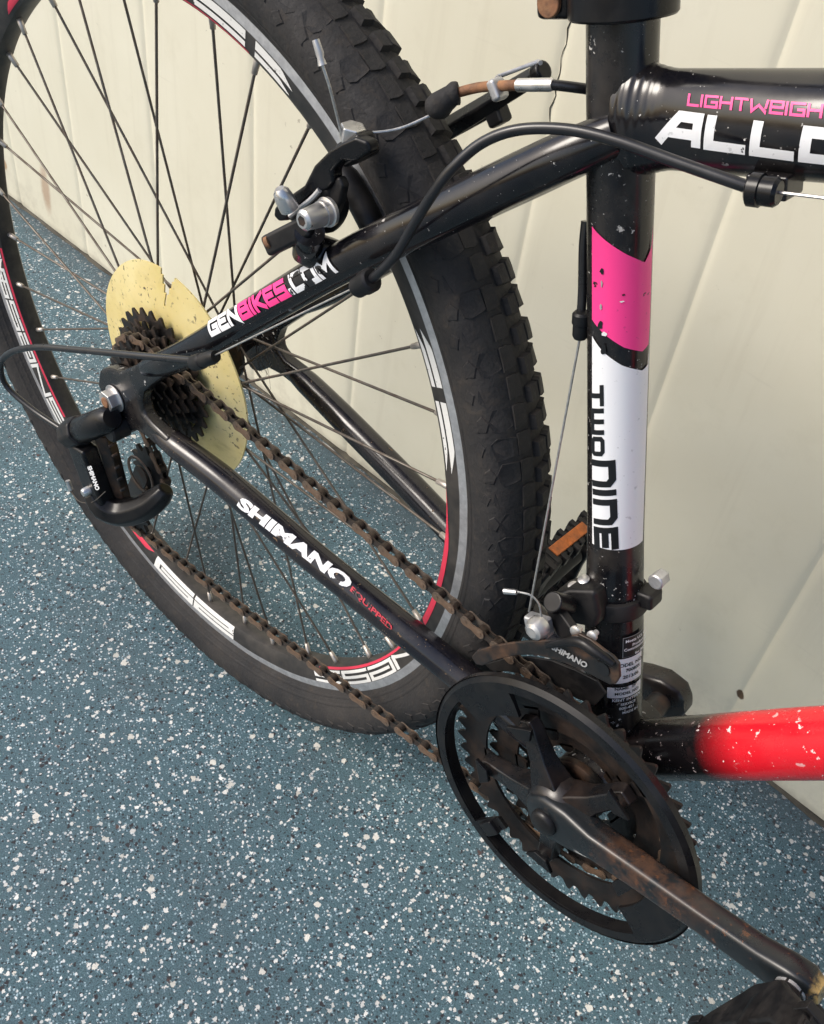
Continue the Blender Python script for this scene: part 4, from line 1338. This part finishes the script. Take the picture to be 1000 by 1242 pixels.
# ---- chain
PITCH = 0.0127
def circ_pts(c, r, y, a0, a1, n=40):
    return [np.array([c[0] + r * math.cos(a), y, c[1] + r * math.sin(a)]) for a in np.linspace(a0, a1, n)]
r_cog, r_ring, r_pul = 20 * PITCH / (2 * math.pi), 34 * PITCH / (2 * math.pi), 11 * PITCH / (2 * math.pi)
Y_R, Y_F = -0.0450, -0.0430
GUIDE, TENS = np.array([-0.008, -0.1000]), np.array([-0.0450, -0.1780])
def tangent(c1, r1, c2, r2, side1, side2):
    """angles on two circles of the line touching both; side +1: line keeps the circle on its right"""
    d = c2 - c1
    D = np.linalg.norm(d); base = math.atan2(d[1], d[0])
    k = (side1 * r1 - side2 * r2) / D
    ang = base + math.acos(max(-1, min(1, k)))
    ang2 = base - math.acos(max(-1, min(1, k)))
    # normal direction n with n.d = (s1 r1 - s2 r2)
    return ang, ang2
def seg_tan(c1, s1, r1, c2, s2, r2):
    """touch points for a line travelling c1 -> c2; s=+1 circle lies to the right of travel (belt turns clockwise), -1 to the left"""
    d = c2 - c1; D = np.linalg.norm(d); e = d / D; left = np.array([-e[1], e[0]])
    # unit normal pointing left of travel: n = a e + b left with a = (s2... ) so that offsets agree
    k = (s1 * r1 - s2 * r2) / D
    b = math.sqrt(max(0, 1 - k * k))
    n = k * e + b * left
    return c1 + n * s1 * r1, c2 + n * s2 * r2
cA, cB = np.array([0.0, 0.0]), np.array([BBX, BBZ])
# travel: rear cog top -> ring top -> round the ring front -> ring bottom -> tension pulley -> guide pulley -> cog back
p1, p2 = seg_tan(cA, 1, r_cog, cB, 1, r_ring)
p3, p4 = seg_tan(cB, 1, r_ring, TENS, 1, r_pul)
p5, p6 = seg_tan(TENS, 1, r_pul, GUIDE, -1, r_pul)
p7, p8 = seg_tan(GUIDE, -1, r_pul, cA, 1, r_cog)
path = []
def arc(c, r, pa, pb, cw, ya, yb):
    a0, a1 = math.atan2(*(pa - c)[::-1]), math.atan2(*(pb - c)[::-1])
    if cw:
        while a1 > a0: a1 -= 2 * math.pi
    else:
        while a1 < a0: a1 += 2 * math.pi
    n = max(4, int(abs(a1 - a0) * r / 0.001))
    for i in range(n + 1):
        f = i / n
        a = a0 + (a1 - a0) * f
        path.append(np.array([c[0] + r * math.cos(a), ya + (yb - ya) * f, c[1] + r * math.sin(a)]))
arc(cA, r_cog, p8, p1, True, Y_R, Y_R)
arc(cB, r_ring, p2, p3, True, Y_F, Y_F)
# the lower run sags a little
m_ = (p3 + p4) / 2
for f in (0.2, 0.4, 0.6, 0.8):
    q = p3 + (p4 - p3) * f
    path.append(np.array([q[0], Y_F + (Y_R - Y_F) * f, q[1] - 0.004 * math.sin(math.pi * f)]))
arc(TENS, r_pul, p4, p5, True, Y_R, Y_R)
arc(GUIDE, r_pul, p6, p7, False, Y_R, Y_R)
path.append(path[0])
L = np.r_[0, np.cumsum([np.linalg.norm(path[i + 1] - path[i]) for i in range(len(path) - 1)])]
PA = np.array(path)
n_links = int(round(L[-1] / PITCH / 2)) * 2
step = L[-1] / n_links
def on_path(s):
    s = s % L[-1]
    return np.array([np.interp(s, L, PA[:, k]) for k in range(3)])
def plate_outline(p, waist, r, n=9):
    pts = []
    for i in range(n):
        a = rad(-105) + rad(210) * i / (n - 1)
        pts.append((p / 2 + r * math.cos(a), r * math.sin(a)))
    pts.append((0, waist))
    for i in range(n):
        a = rad(75) + rad(210) * i / (n - 1)
        pts.append((-p / 2 + r * math.cos(a), r * math.sin(a)))
    pts.append((0, -waist))
    return pts
def link_mesh(outer):
    mb = MB()
    o = plate_outline(PITCH, 0.0023 if outer else 0.0022, 0.0037 if outer else 0.0036)
    yy = 0.0033 if outer else 0.0021
    for s in (-1, 1):
        mb.prism(o, s * yy - 0.0005, s * yy + 0.0005)
    for s in (-1, 1):
        if outer: mb.lathe([(0.0001, -0.0041), (0.0016, -0.0041), (0.0017, -0.0038), (0.0017, 0.0038), (0.0016, 0.0041), (0.0001, 0.0041)], (s * PITCH / 2, 0), 12)
        else: mb.lathe([(0.0018, -0.0016), (0.0039, -0.0016), (0.0039, 0.0016), (0.0018, 0.0016)], (s * PITCH / 2, 0), 14, True)
    me = mb.mesh('outer_link' if outer else 'inner_link')
    me.materials.append(MAT['chain'] if outer else MAT['chain_in'])
    for p in me.polygons: p.use_smooth = True
    me.set_sharp_from_angle(angle=rad(35))
    return me
lm = {True: link_mesh(True), False: link_mesh(False)}
chain = bpy.data.objects.new('chain', None)
COL.objects.link(chain)
chain.parent = bike
chain.location = (0, 0, H)
chain['label'] = 'brown rusty roller chain'
for i in range(n_links):
    a, b = on_path(i * step), on_path((i + 1) * step)
    ex = N(b - a)
    ey = N(np.array([0, 1, 0]) - ex[1] * ex)
    ez = np.cross(ex, ey)
    m = Matrix(((ex[0], ey[0], ez[0], 0), (ex[1], ey[1], ez[1], 0), (ex[2], ey[2], ez[2], 0), (0, 0, 0, 1)))
    c = (a + b) / 2
    o = bpy.data.objects.new('outer_link' if i % 2 == 0 else 'inner_link', lm[i % 2 == 0])
    COL.objects.link(o)
    o.parent = chain
    o.matrix_local = Matrix.Translation(Vector(c)) @ m

# ---- rear derailleur
mb = MB()
hb = at(147, 508, -0.079)
mb.lathe([(0.0001, -0.0900), (0.0070, -0.0900), (0.0088, -0.0885), (0.0088, -0.0740)], (hb[0] - 0.004, hb[2] - 0.012), 28)
rd = mb.build('derailleur', MAT['resin'], bike, 35, label='black derailleur hanging below the axle')
def chunk(name, pts, y0, y1, mat, bevel, parent=rd):
    mb = MB()
    mb.prism([(p[0], p[2]) for p in pts], y0, y1)
    return mb.build(name, MAT[mat], parent, bevel=bevel, bseg=3)
# upper knuckle: fat barrel lying across
kn0, kn1 = at(85, 527, -0.092), at(133, 508, -0.086)
mb = MB()
d = N(kn1 - kn0)
mb.tube([kn0 - d * 0.001, kn0 + d * 0.012, kn0 + d * 0.024], [0.0128, 0.0142, 0.0136], 8)
mb.build('knuckle', MAT['resin'], rd, bevel=0.0024, bseg=3)
mb = MB()
mb.tube([kn0 + d * 0.024, kn0 + d * 0.027, kn1, kn1 + d * 0.005], [0.0105, 0.0118, 0.0112, 0.0080], 24)
mb.build('mounting_boss', MAT['resin_shiny'], rd, 35)
b0, b1 = at(103, 548, -0.092), at(124, 607, -0.090)
mb = MB()
mb.box((b0 + b1) / 2, np.linalg.norm(b1 - b0) + 0.020, 0.017, 0.0245, b1 - b0, (0, 1, 0), taper=0.92)
mb.build('link_body', MAT['resin_shiny'], rd, bevel=0.0030, bseg=3)
mb = MB()
i0, i1 = at(133, 548, -0.078), at(150, 610, -0.076)
mb.tube([at(125, 525, -0.080), i0, i1], [0.009, 0.0085, 0.008], 4, up=(0.3, 1, 0.2))
mb.build('inner_link_plate', MAT['steel_black'], rd, bevel=0.0015)
# lower arm sweeping inwards to the pulley cage
mb = MB()
mb.tube([at(116, 596, -0.091), at(128, 614, -0.090), at(150, 621, -0.082), at(176, 615, -0.072), at(194, 602, -0.063), at(202, 592, -0.058)],
        [0.0118, 0.0140, 0.0136, 0.0126, 0.0108, 0.0070], 8, smooth=3)
mb.build('lower_arm', MAT['resin_shiny'], rd, bevel=0.0020, bseg=3)
for (u, v, y) in ((137, 553, -0.087), (140, 568, -0.087), (143, 582, -0.086), (133, 541, -0.087), (147, 595, -0.086)):
    p = at(u, v, y)
    mb = MB()
    mb.lathe([(0.0001, y - 0.0008), (0.0010, y - 0.0006), (0.0013, y), (0.0013, y + 0.004)], (p[0], p[2]), 14)
    mb.build('rivet', MAT['steel_black'], rd)
# maker's name plate lettering on the link body
qd, _ = font_tris('SHIMANO', 0.05)
yf = -0.1002
a_, b_, c_ = at(106, 566, yf), at(116.5, 595, yf), at(110.5, 564.5, yf)
mb = MB()
for q, l in qd:
    mb.add([a_ + (b_ - a_) * x + (c_ - a_) * y for x, y in q], [tuple(range(len(q)))])
mb.build('lettering', MAT['white'], rd, 0)
# cage plates and pulleys
for y, m in ((-0.0375, 'chain_in'), (-0.0545, 'steel_black')):
    mb = MB()
    v = N(np.array([GUIDE[0] - TENS[0], GUIDE[1] - TENS[1]]))
    nrm = np.array([-v[1], v[0]])
    out = []
    for i in range(11):
        a = rad(-90) + math.pi * i / 10
        out.append(GUIDE + (0.0090 if y < -0.05 else 0.0150) * (math.cos(a) * v + math.sin(a) * nrm))
    out.append((GUIDE + TENS) / 2 + nrm * 0.009)
    for i in range(11):
        a = rad(90) + math.pi * i / 10
        out.append(TENS + 0.0150 * (math.cos(a) * v + math.sin(a) * nrm))
    out.append((GUIDE + TENS) / 2 - nrm * 0.009)
    mb.prism([(p[0], p[1]) for p in out], y - 0.0009, y + 0.0009)
    mb.build('cage_plate', MAT[m], rd, bevel=0.0004)
for c in (GUIDE, TENS):
    mb = MB()
    mb.polar((c[0], c[1]), [0.004, 0.0105, 0.0165, tooth(11, r_pul, 0.0032)], 132, Y_R - 0.0016, Y_R + 0.0016)
    mb.build('pulley', MAT['resin'], rd, 30)
mb = MB()
mb.lathe([(0.0160, -0.0558), (0.0185, -0.0562), (0.0190, -0.0550), (0.0160, -0.0548)], (GUIDE[0], GUIDE[1]), 40, True)
mb.build('pulley_cover', MAT['chain'], rd)
mb = MB()
pc = at(86, 592, -0.098)
mb.tube([at(82, 583, -0.100), at(86, 594, -0.100)], 0.0022, 10)
mb.build('cable_end_cap', MAT['silver'], rd)
mb = MB()
mb.tube([at(128, 596, -0.099), at(112, 609, -0.101), at(96, 608, -0.101), at(86, 595, -0.100)], 0.0004, 6, smooth=6)
mb.build('cable_tail', MAT['spoke'], rd)
mb = MB()
p = at(103, 597, -0.103)
mb.lathe([(0.0001, -0.1060), (0.0030, -0.1055), (0.0040, -0.1040), (0.0040, -0.0960)], (p[0], p[2]), 20)
mb.build('pinch_bolt', MAT['silver'], rd)
mb = MB()
q0, q1 = at(77, 522, -0.093), at(90, 529, -0.092)
mb.tube([q0, q0 + (q1 - q0) * 0.3, q1], [0.0032, 0.0046, 0.0046], 14)
mb.build('barrel_adjuster', MAT['dull_metal'], rd, 30)
mb = MB()
mb.lathe([(0.0001, -0.1135), (0.0052, -0.1125), (0.0075, -0.1100), (0.0075, -0.1000)], (kn0[0] + 0.03 * 0, kn0[2]), 6)
# ---- shift cable run: stop on the top tube, over the seat tube, along the stay, back loop to the derailleur
def housing(name, pts, r, mat='cable_black', parent=bike, smooth=8, label=None):
    mb = MB()
    mb.tube(pts, r, 14, smooth=smooth)
    return mb.build(name, MAT[mat], parent, 60, label=label)
housing('cable_housing', [at(452, 338, -0.066), at(478, 312, -0.066), at(500, 276, -0.066), at(522, 240, -0.066), at(548, 205, -0.063), at(585, 173, -0.056), at(630, 157, -0.050), at(690, 157, -0.044), at(750, 171, -0.040), at(820, 196, -0.036), at(880, 217, -0.033), at(915, 229, -0.031)], 0.0026, smooth=10, label='gear cable housing curving over the seat tube')
housing('cable_housing', [at(246, 438, -0.083), at(200, 434, -0.086), at(150, 429.5, -0.092), at(90, 424, -0.098), at(45, 421, -0.103), at(14, 427, -0.107), at(1, 442, -0.108), at(8, 468, -0.106), at(40, 497, -0.100), at(79, 523, -0.093)], 0.0026, smooth=10, label='gear cable housing looping to the derailleur')
housing('gear_cable', [at(250, 436, -0.082), at(435, 346.5, -0.067)], 0.0006, 'wire', smooth=0)
def cable_stop(name, a, b, r, parent, mat='resin'):
    mb = MB()
    d = N(b - a)
    Lh = np.linalg.norm(b - a)
    mb.tube([a, a + d * Lh * 0.12, a + d * Lh * 0.55, a + d * Lh * 0.58, a + d * Lh * 0.92, b], [r * 0.8, r, r, r * 1.15, r * 1.15, r * 0.9], 18)
    return mb.build(name, MAT[mat], parent, 30)
cable_stop('cable_stop', at(262, 432, -0.081), at(234, 441, -0.083), 0.0048, seat_stays[0])
cable_stop('cable_stop', at(432, 350, -0.066), at(452, 338, -0.066), 0.0058, seat_stays[0])
mb = MB()
mb.box(at(940, 222, -0.012), 0.018, 0.016, 0.010, TT_D, (0, 1, 0))
mb.build('stop_bracket', MAT['black'], top_o, bevel=0.0012)
cable_stop('cable_stop', at(946, 234, -0.030), at(908, 229, -0.031), 0.0058, top_o, 'resin_shiny')
mb = MB()
mb.tube([at(944, 233, -0.030), at(1100, 252, -0.030)], 0.0007, 6)
mb.build('gear_cable', MAT['wire'], bike)
# front gear cable behind the seat tube
mb = MB()
mb.tube([at(711, 268, -0.002), at(708, 300, -0.004), at(707, 350, -0.006), at(705, 385, -0.008)], 0.0024, 12, smooth=6)
mb.build('cable_housing', MAT['cable_black'], bike, 60)
cable_stop('cable_stop', at(704, 410, -0.010), at(706, 378, -0.010), 0.0042, seat_o)
mb = MB()
mb.tube([at(704, 408, -0.010), at(642, 742, -0.036)], 0.0007, 8)
mb.build('gear_cable', MAT['wire'], bike)

# ---- front derailleur on the seat tube
s_c = TS.px(745, 742)[0]
mb = MB()
rings = []
for s, r in ((-0.0065, 0.0182), (-0.006, 0.0200), (-0.005, 0.0206), (0.005, 0.0204), (0.006, 0.0198), (0.0065, 0.0175)):
    rings.append([BB + ST_D * (s_c + s) + r * (math.cos(a) * TS.e1 + math.sin(a) * TS.e2) for a in np.linspace(0, 2 * math.pi, 48, endpoint=False)])
mb.rings(rings, caps=False)
fd = mb.build('derailleur', MAT['resin'], bike, 30, label='black derailleur clamped round the seat tube above the chainrings')
cb = BB + ST_D * (s_c + 0.006)
mb = MB()
mb.box(cb + TS.e2 * 0.021 + np.array([0, 0.004, 0]), 0.012, 0.014, 0.011, TS.e2, (0, 1, 0))
mb.build('clamp_lug', MAT['resin'], fd, bevel=0.0025, bseg=3)
bp = at(797, 705, 0.002)
mb = MB()
mb.tube([bp + np.array([0, 0.007, 0]), bp + np.array([0, -0.001, 0]), ], 0.0050, 6)
mb.tube([bp + np.array([0, -0.001, 0]), bp + np.array([0, -0.0022, 0])], [0.0052, 0.0042], 16)
mb.build('clamp_bolt', MAT['dull_metal'], fd, 30, bevel=0.0004)
# parallelogram body
mb = MB()
mb.extrude([at(664, 725, -0.030), at(688, 716, -0.030), at(722, 718, -0.026), at(727, 745, -0.026), at(722, 764, -0.030), at(690, 757, -0.034), at(668, 744, -0.034)], (0, 0.022, 0))
mb.build('body_block', MAT['resin'], fd, bevel=0.003, bseg=3)
mb = MB()
mb.tube([at(670, 730, -0.048), at(690, 735, -0.034)], 0.0064, 20)
mb.build('pivot', MAT['resin_shiny'], fd, 40, bevel=0.0012)
mb = MB()
mb.extrude([at(662, 742, -0.046), at(676, 738, -0.046), at(698, 770, -0.054), at(712, 778, -0.056), at(702, 790, -0.056), at(676, 772, -0.052)], (0, 0.006, 0))
mb.build('pivot_arm', MAT['resin'], fd, bevel=0.0012)
# cage: outer and inner plate joined at the tail
OUT = [(572, 797), (578, 790), (599, 783.5), (620, 780), (640, 778), (665, 777), (686, 775), (702, 769), (716, 776), (730, 787), (744, 797), (751, 806), (752, 822), (747, 830), (740, 831), (726, 824), (708, 814), (688, 806), (668, 799), (650, 795), (628, 795), (605, 800), (585, 808), (577, 806)]
mb = MB()
mb.extrude([at(u, v, -0.0635) for u, v in OUT], (0, 0.0022, 0))
cage = mb.build('cage_plate', MAT['steel_black'], fd, bevel=0.0008)
INN = [(588, 806), (612, 799), (640, 797), (668, 801), (700, 814), (724, 826), (735, 842), (722, 856), (700, 848), (676, 834), (648, 822), (618, 815), (596, 814)]
mb = MB()
mb.extrude([at(u, v, -0.0370) for u, v in INN], (0, 0.0018, 0))
mb.build('cage_plate', MAT['resin'], fd, bevel=0.0006)
mb = MB()
h0 = at(731, 811, -0.0640)
mb.tube([h0 + np.array([0, -0.0003, 0]), h0 + np.array([0, 0.001, 0])], 0.0046, 18)
mb.build('cage_hole', MAT['black_decal'], fd)
# raised rib of the outer plate, and its lettering
mb = MB()
mb.tube([at(664, 783, -0.0645), at(700, 778, -0.0655), at(722, 790, -0.0655), at(745, 806, -0.0645)], [0.0018, 0.0032, 0.0034, 0.002], 10, smooth=5)
mb.build('plate_rib', MAT['resin_shiny'], fd)
qf, _ = font_tris('SHIMANO', 0.04)
a_, b_, c_ = at(669, 787, -0.0642), at(711, 810.5, -0.0642), at(671.5, 781.5, -0.0642)
mb = MB()
for q, l in qf:
    mb.add([a_ + (b_ - a_) * x + (c_ - a_) * y for x, y in q], [tuple(range(len(q)))])
mb.build('lettering', MAT['grey_decal'], fd, 0)
def screw(u, v, y, r, length, d, mat='silver', parent=fd, name='screw', seg=16):
    p = at(u, v, y)
    d = N(d)
    mb = MB()
    mb.tube([p - d * length, p - d * 0.0022], r * 0.55, 10)
    mb.tube([p - d * 0.0024, p - d * 0.0020, p - d * 0.0006, p], [r * 0.9, r, r, r * 0.7], seg)
    e1 = N(np.cross(d, (0.3, 0.9, 0.1)))
    o = mb.build(name, MAT[mat], parent, 35)
    return o
up = N([-0.28, -0.25, 0.93])
screw(695.5, 709, -0.022, 0.0034, 0.008, up, 'silver')
screw(708, 701.5, -0.018, 0.0036, 0.008, up, 'silver')
screw(697, 767, -0.060, 0.0034, 0.006, (0, -1, 0.15), 'silver')
screw(717, 772.5, -0.060, 0.0031, 0.006, (0, -1, 0.15), 'dull_metal')
# cable pinch bolt with washer, and the cut cable end with its cap
mb = MB()
pp = at(651, 763, -0.060)
mb.box(pp + np.array([-0.002, 0.006, -0.003]), 0.016, 0.008, 0.012, (1, 0, 0.5), (0, 1, 0))
mb.build('cable_anchor', MAT['dull_metal'], fd, bevel=0.0015)
mb = MB()
mb.tube([pp + np.array([0, 0.004, 0]), pp, pp + np.array([0, -0.0035, 0]), pp + np.array([0, -0.0048, 0])], [0.0072, 0.0072, 0.0056, 0.0035], 20)
mb.build('pinch_bolt', MAT['silver'], fd, 30)
mb = MB()
mb.tube([at(657, 748, -0.058), at(654, 733, -0.060), at(644, 722, -0.062), at(628, 718, -0.064)], 0.0006, 6, smooth=6)
mb.build('cable_tail', MAT['wire'], fd)
mb = MB()
mb.tube([at(627, 718.5, -0.064), at(612, 717, -0.066)], [0.0016, 0.0019], 12)
mb.build('cable_end_cap', MAT['silver'], fd)

# ---- rim brake on the seat stays
boss = at(374, 300, -0.058)
mb = MB()
mb.tube([np.array([0.206, -0.046, 0.212]), boss, at(376, 282, -0.064)], [0.0115, 0.0105, 0.0085], 24)
mb.tube([boss + np.array([0.004, -0.004, 0.004]), boss + np.array([0.008, -0.009, 0.006])], 0.006, 14)
brake = mb.build('brake', MAT['black_worn'], bike, 40, label='black rim brake mounted on the seat stays')
# arm: flat forged lever rising from the pivot to the cable clamp, with a second cheek behind it
ARM = [(331, 262), (332, 252), (344, 242), (368, 225), (380, 201), (399, 182), (414, 173), (430, 166), (446, 172), (449, 185), (429, 197), (414, 195), (403, 208), (404, 222), (396, 231), (376, 235), (360, 252), (347, 268), (337, 269)]
mb = MB()
mb.extrude([at(u, v, -0.0610 + 0.00012 * max(0, u - 345)) for u, v in ARM], (0, 0.0085, 0))
mb.build('brake_arm', MAT['resin_shiny'], brake, bevel=0.0020, bseg=3)
ARM2 = [(345, 262), (370, 240), (386, 228), (398, 222), (410, 214), (416, 226), (412, 246), (406, 262), (392, 270), (378, 268), (362, 278)]
mb = MB()
mb.extrude([at(u, v, -0.0520) for u, v in ARM2], (0, 0.0060, 0))
mb.build('pivot_cheek', MAT['resin'], brake, bevel=0.0018, bseg=3)
mb = MB()
mb.tube([at(392, 215, -0.050), at(402, 232, -0.047), at(408, 252, -0.045), at(398, 268, -0.047), at(388, 264, -0.054)], [0.0062, 0.0070, 0.0072, 0.0066, 0.0060], 14, smooth=5)
mb.build('pad_bracket', MAT['resin'], brake, 45)
mb = MB()
mb.tube([at(352, 262, -0.062), at(376, 243, -0.058), at(388, 230, -0.056)], 0.0016, 8, smooth=4)
mb.build('return_spring', MAT['dull_metal'], brake)
mb = MB()
c_ = at(434, 180, -0.040)
mb.box(c_, 0.020, 0.014, 0.013, (0.75, 0.1, 0.6), (0, 1, 0))
mb.build('cable_clamp', MAT['resin_shiny'], brake, bevel=0.003, bseg=3)
mb = MB()
mb.tube([at(427, 170, -0.040), at(429, 152, -0.040)], [0.0075, 0.0070], 6)
mb.build('clamp_bolt', MAT['silver'], brake, bevel=0.0008)
mb = MB()
dm = at(345, 240, -0.070)
axd = N([-0.25, -0.35, 0.9])
mb.tube([dm - axd * 0.007, dm, dm + axd * 0.004, dm + axd * 0.0062], [0.0054, 0.0054, 0.0046, 0.0025], 20)
mb.build('pivot_bolt', MAT['silver'], brake, 40)
# pad nut: washers and a domed nut pointing at the camera side
n0, n1 = at(400, 256, -0.058), at(366, 268, -0.078)
d = n1 - n0
mb = MB()
mb.tube([n0, n0 + d * 0.12, n0 + d * 0.14, n0 + d * 0.30], [0.0078, 0.0082, 0.0070, 0.0070], 24)
mb.tube([n0 + d * 0.30, n0 + d * 0.36, n0 + d * 0.92, n1], [0.0062, 0.0066, 0.0057, 0.0042], 24)
mb.build('pad_nut', MAT['silver'], brake, 30)
mb = MB()
mb.tube([n1 - d * 0.02, n1 + d * 0.004], 0.0030, 6)
mb.build('hex_socket', MAT['steel_black'], brake)
# brake pad hugging the rim
mb = MB()
pts = []
for a in np.linspace(rad(54.0), rad(45), 9):
    pts.append((0.311 * math.cos(a), -0.0215, 0.311 * math.sin(a)))
mb.tube(pts, [0.005, 0.0068, 0.0072, 0.0072, 0.0072, 0.0072, 0.0072, 0.0068, 0.005], 14, flat=1.15)
mb.build('brake_pad', MAT['resin'], brake, 50)
mb = MB()
mb.tube([(x, 0.0215, z) for x, y, z in pts], [0.005, 0.0068, 0.0072, 0.0072, 0.0072, 0.0072, 0.0072, 0.0068, 0.005], 14, flat=1.15)
mb.build('brake_pad', MAT['resin'], brake, 50)
mb = MB()
mb.box(at(352, 285, -0.066), 0.034, 0.012, 0.012, at(372, 275, -0.062) - at(338, 292, -0.068), (0, 1, 0))
mb.build('spring_holder', MAT['resin'], brake, bevel=0.0025, bseg=3)
mb = MB()
mb.tube([at(338, 288, -0.070), at(326, 293.5, -0.073)], [0.0020, 0.0020], 10)
mb.tube([at(328, 292.5, -0.073), at(324, 294.5, -0.074)], 0.0038, 12)
mb.build('tension_screw', MAT['rust'], brake, 30)
# far arm
la, lb = at(540, 158, 0.044), at(655, 88, 0.036)
mb = MB()
dl = lb - la
mb.tube([la - dl * 0.45, la, la + dl * 0.6, lb], [0.0075, 0.0072, 0.0062, 0.0055], 4, up=(0.2, 1, 0.1), flat=0.8)
mb.build('brake_arm', MAT['resin_shiny'], brake, bevel=0.0016)
mb = MB()
mb.tube([lb - dl * 0.04, lb + dl * 0.05], 0.0056, 14)
mb.build('arm_end', MAT['resin_shiny'], brake, 40, bevel=0.002)
mb = MB()
mb.tube([at(548, 166, 0.046), at(612, 131, 0.044)], 0.0012, 8)
mb.build('return_spring', MAT['steel_black'], brake)
mb = MB()
mb.box(at(603, 136, 0.044), 0.012, 0.010, 0.014, dl, (0, 1, 0))
mb.build('spring_seat', MAT['resin'], brake, bevel=0.002)
mb = MB()
mb.tube([at(603, 95, 0.016), at(604, 93, 0.022), at(654, 74, 0.034), at(656, 76, 0.030)], 0.0012, 8)
mb.build('noodle_cradle', MAT['dull_metal'], brake)
mb = MB()
mb.box(at(604, 108, 0.006), 0.006, 0.009, 0.011, dl, (0, 1, 0))
mb.build('noodle_clip', MAT['dull_metal'], brake, bevel=0.002)
# cable, rubber boot, rusty noodle, ferrule, housing
mb = MB()
mb.tube([at(416, 169, -0.045), at(409, 140, -0.048), at(400, 105, -0.052), at(391, 78, -0.054)], 0.0008, 8, smooth=6)
mb.build('cable_tail', MAT['wire'], brake)
mb = MB()
mb.tube([at(391.5, 79, -0.054), at(389, 70, -0.054), at(388, 64, -0.054), at(383, 48, -0.054)], [0.0024, 0.0018, 0.0022, 0.0019], 12)
mb.build('cable_end_cap', MAT['silver'], brake, 50)
mb = MB()
mb.tube([at(436, 160, -0.036), at(460, 160, -0.028), at(490, 154, -0.018), at(528, 137, -0.004)], 0.0008, 8, smooth=6)
mb.build('brake_cable', MAT['wire'], brake)
mb = MB()
mb.tube([at(524, 139, -0.004), at(528, 133, -0.003), at(534, 127, -0.001), at(541, 121, 0.001), at(548, 116, 0.003), at(553, 113, 0.004), at(557, 112, 0.005)], [0.0038, 0.0068, 0.0072, 0.0062, 0.0056, 0.0062, 0.0052], 18, smooth=4)
mb.build('rubber_boot', MAT['rubber'], brake, 50)
mb = MB()
mb.tube([at(552, 113, 0.004), at(580, 106, 0.006), at(605, 104, 0.006), at(630, 103, 0.004)], 0.0026, 12, smooth=6)
mb.build('brake_noodle', MAT['rust'], brake, 60)
mb = MB()
mb.tube([at(627, 103, 0.004), at(629, 103, 0.004), at(668, 102.5, 0.004), at(672, 102.5, 0.004)], [0.0022, 0.0032, 0.0032, 0.0026], 20)
mb.build('ferrule', MAT['silver'], brake, 40)
housing('cable_housing', [at(670, 102.5, 0.004), at(700, 106, 0.010), at(740, 112, 0.022), at(800, 122, 0.034), at(900, 140, 0.034)], 0.0025, label='brake cable housing passing behind the seat tube')
# fibres of hair wound on the hub
mb = MB()
hc = at(315, 415, 0.045)
for k in range(16):
    p = hc + np.array([random.uniform(-0.008, 0.012), random.uniform(-0.006, 0.008), 0])
    q = p + np.array([random.uniform(-0.004, 0.014), random.uniform(-0.004, 0.004), -random.uniform(0.012, 0.034)])
    mid = (p + q) / 2 + np.array([random.uniform(-0.007, 0.007), 0, random.uniform(-0.004, 0.004)])
    mb.tube([p, mid, q], 0.00016, 4, smooth=4)
ho = mb.build('tangled_hair', MAT['chain_in'], bike, 0)
ho['kind'] = 'stuff'
print('objects', len(bpy.data.objects), 'links', n_links)
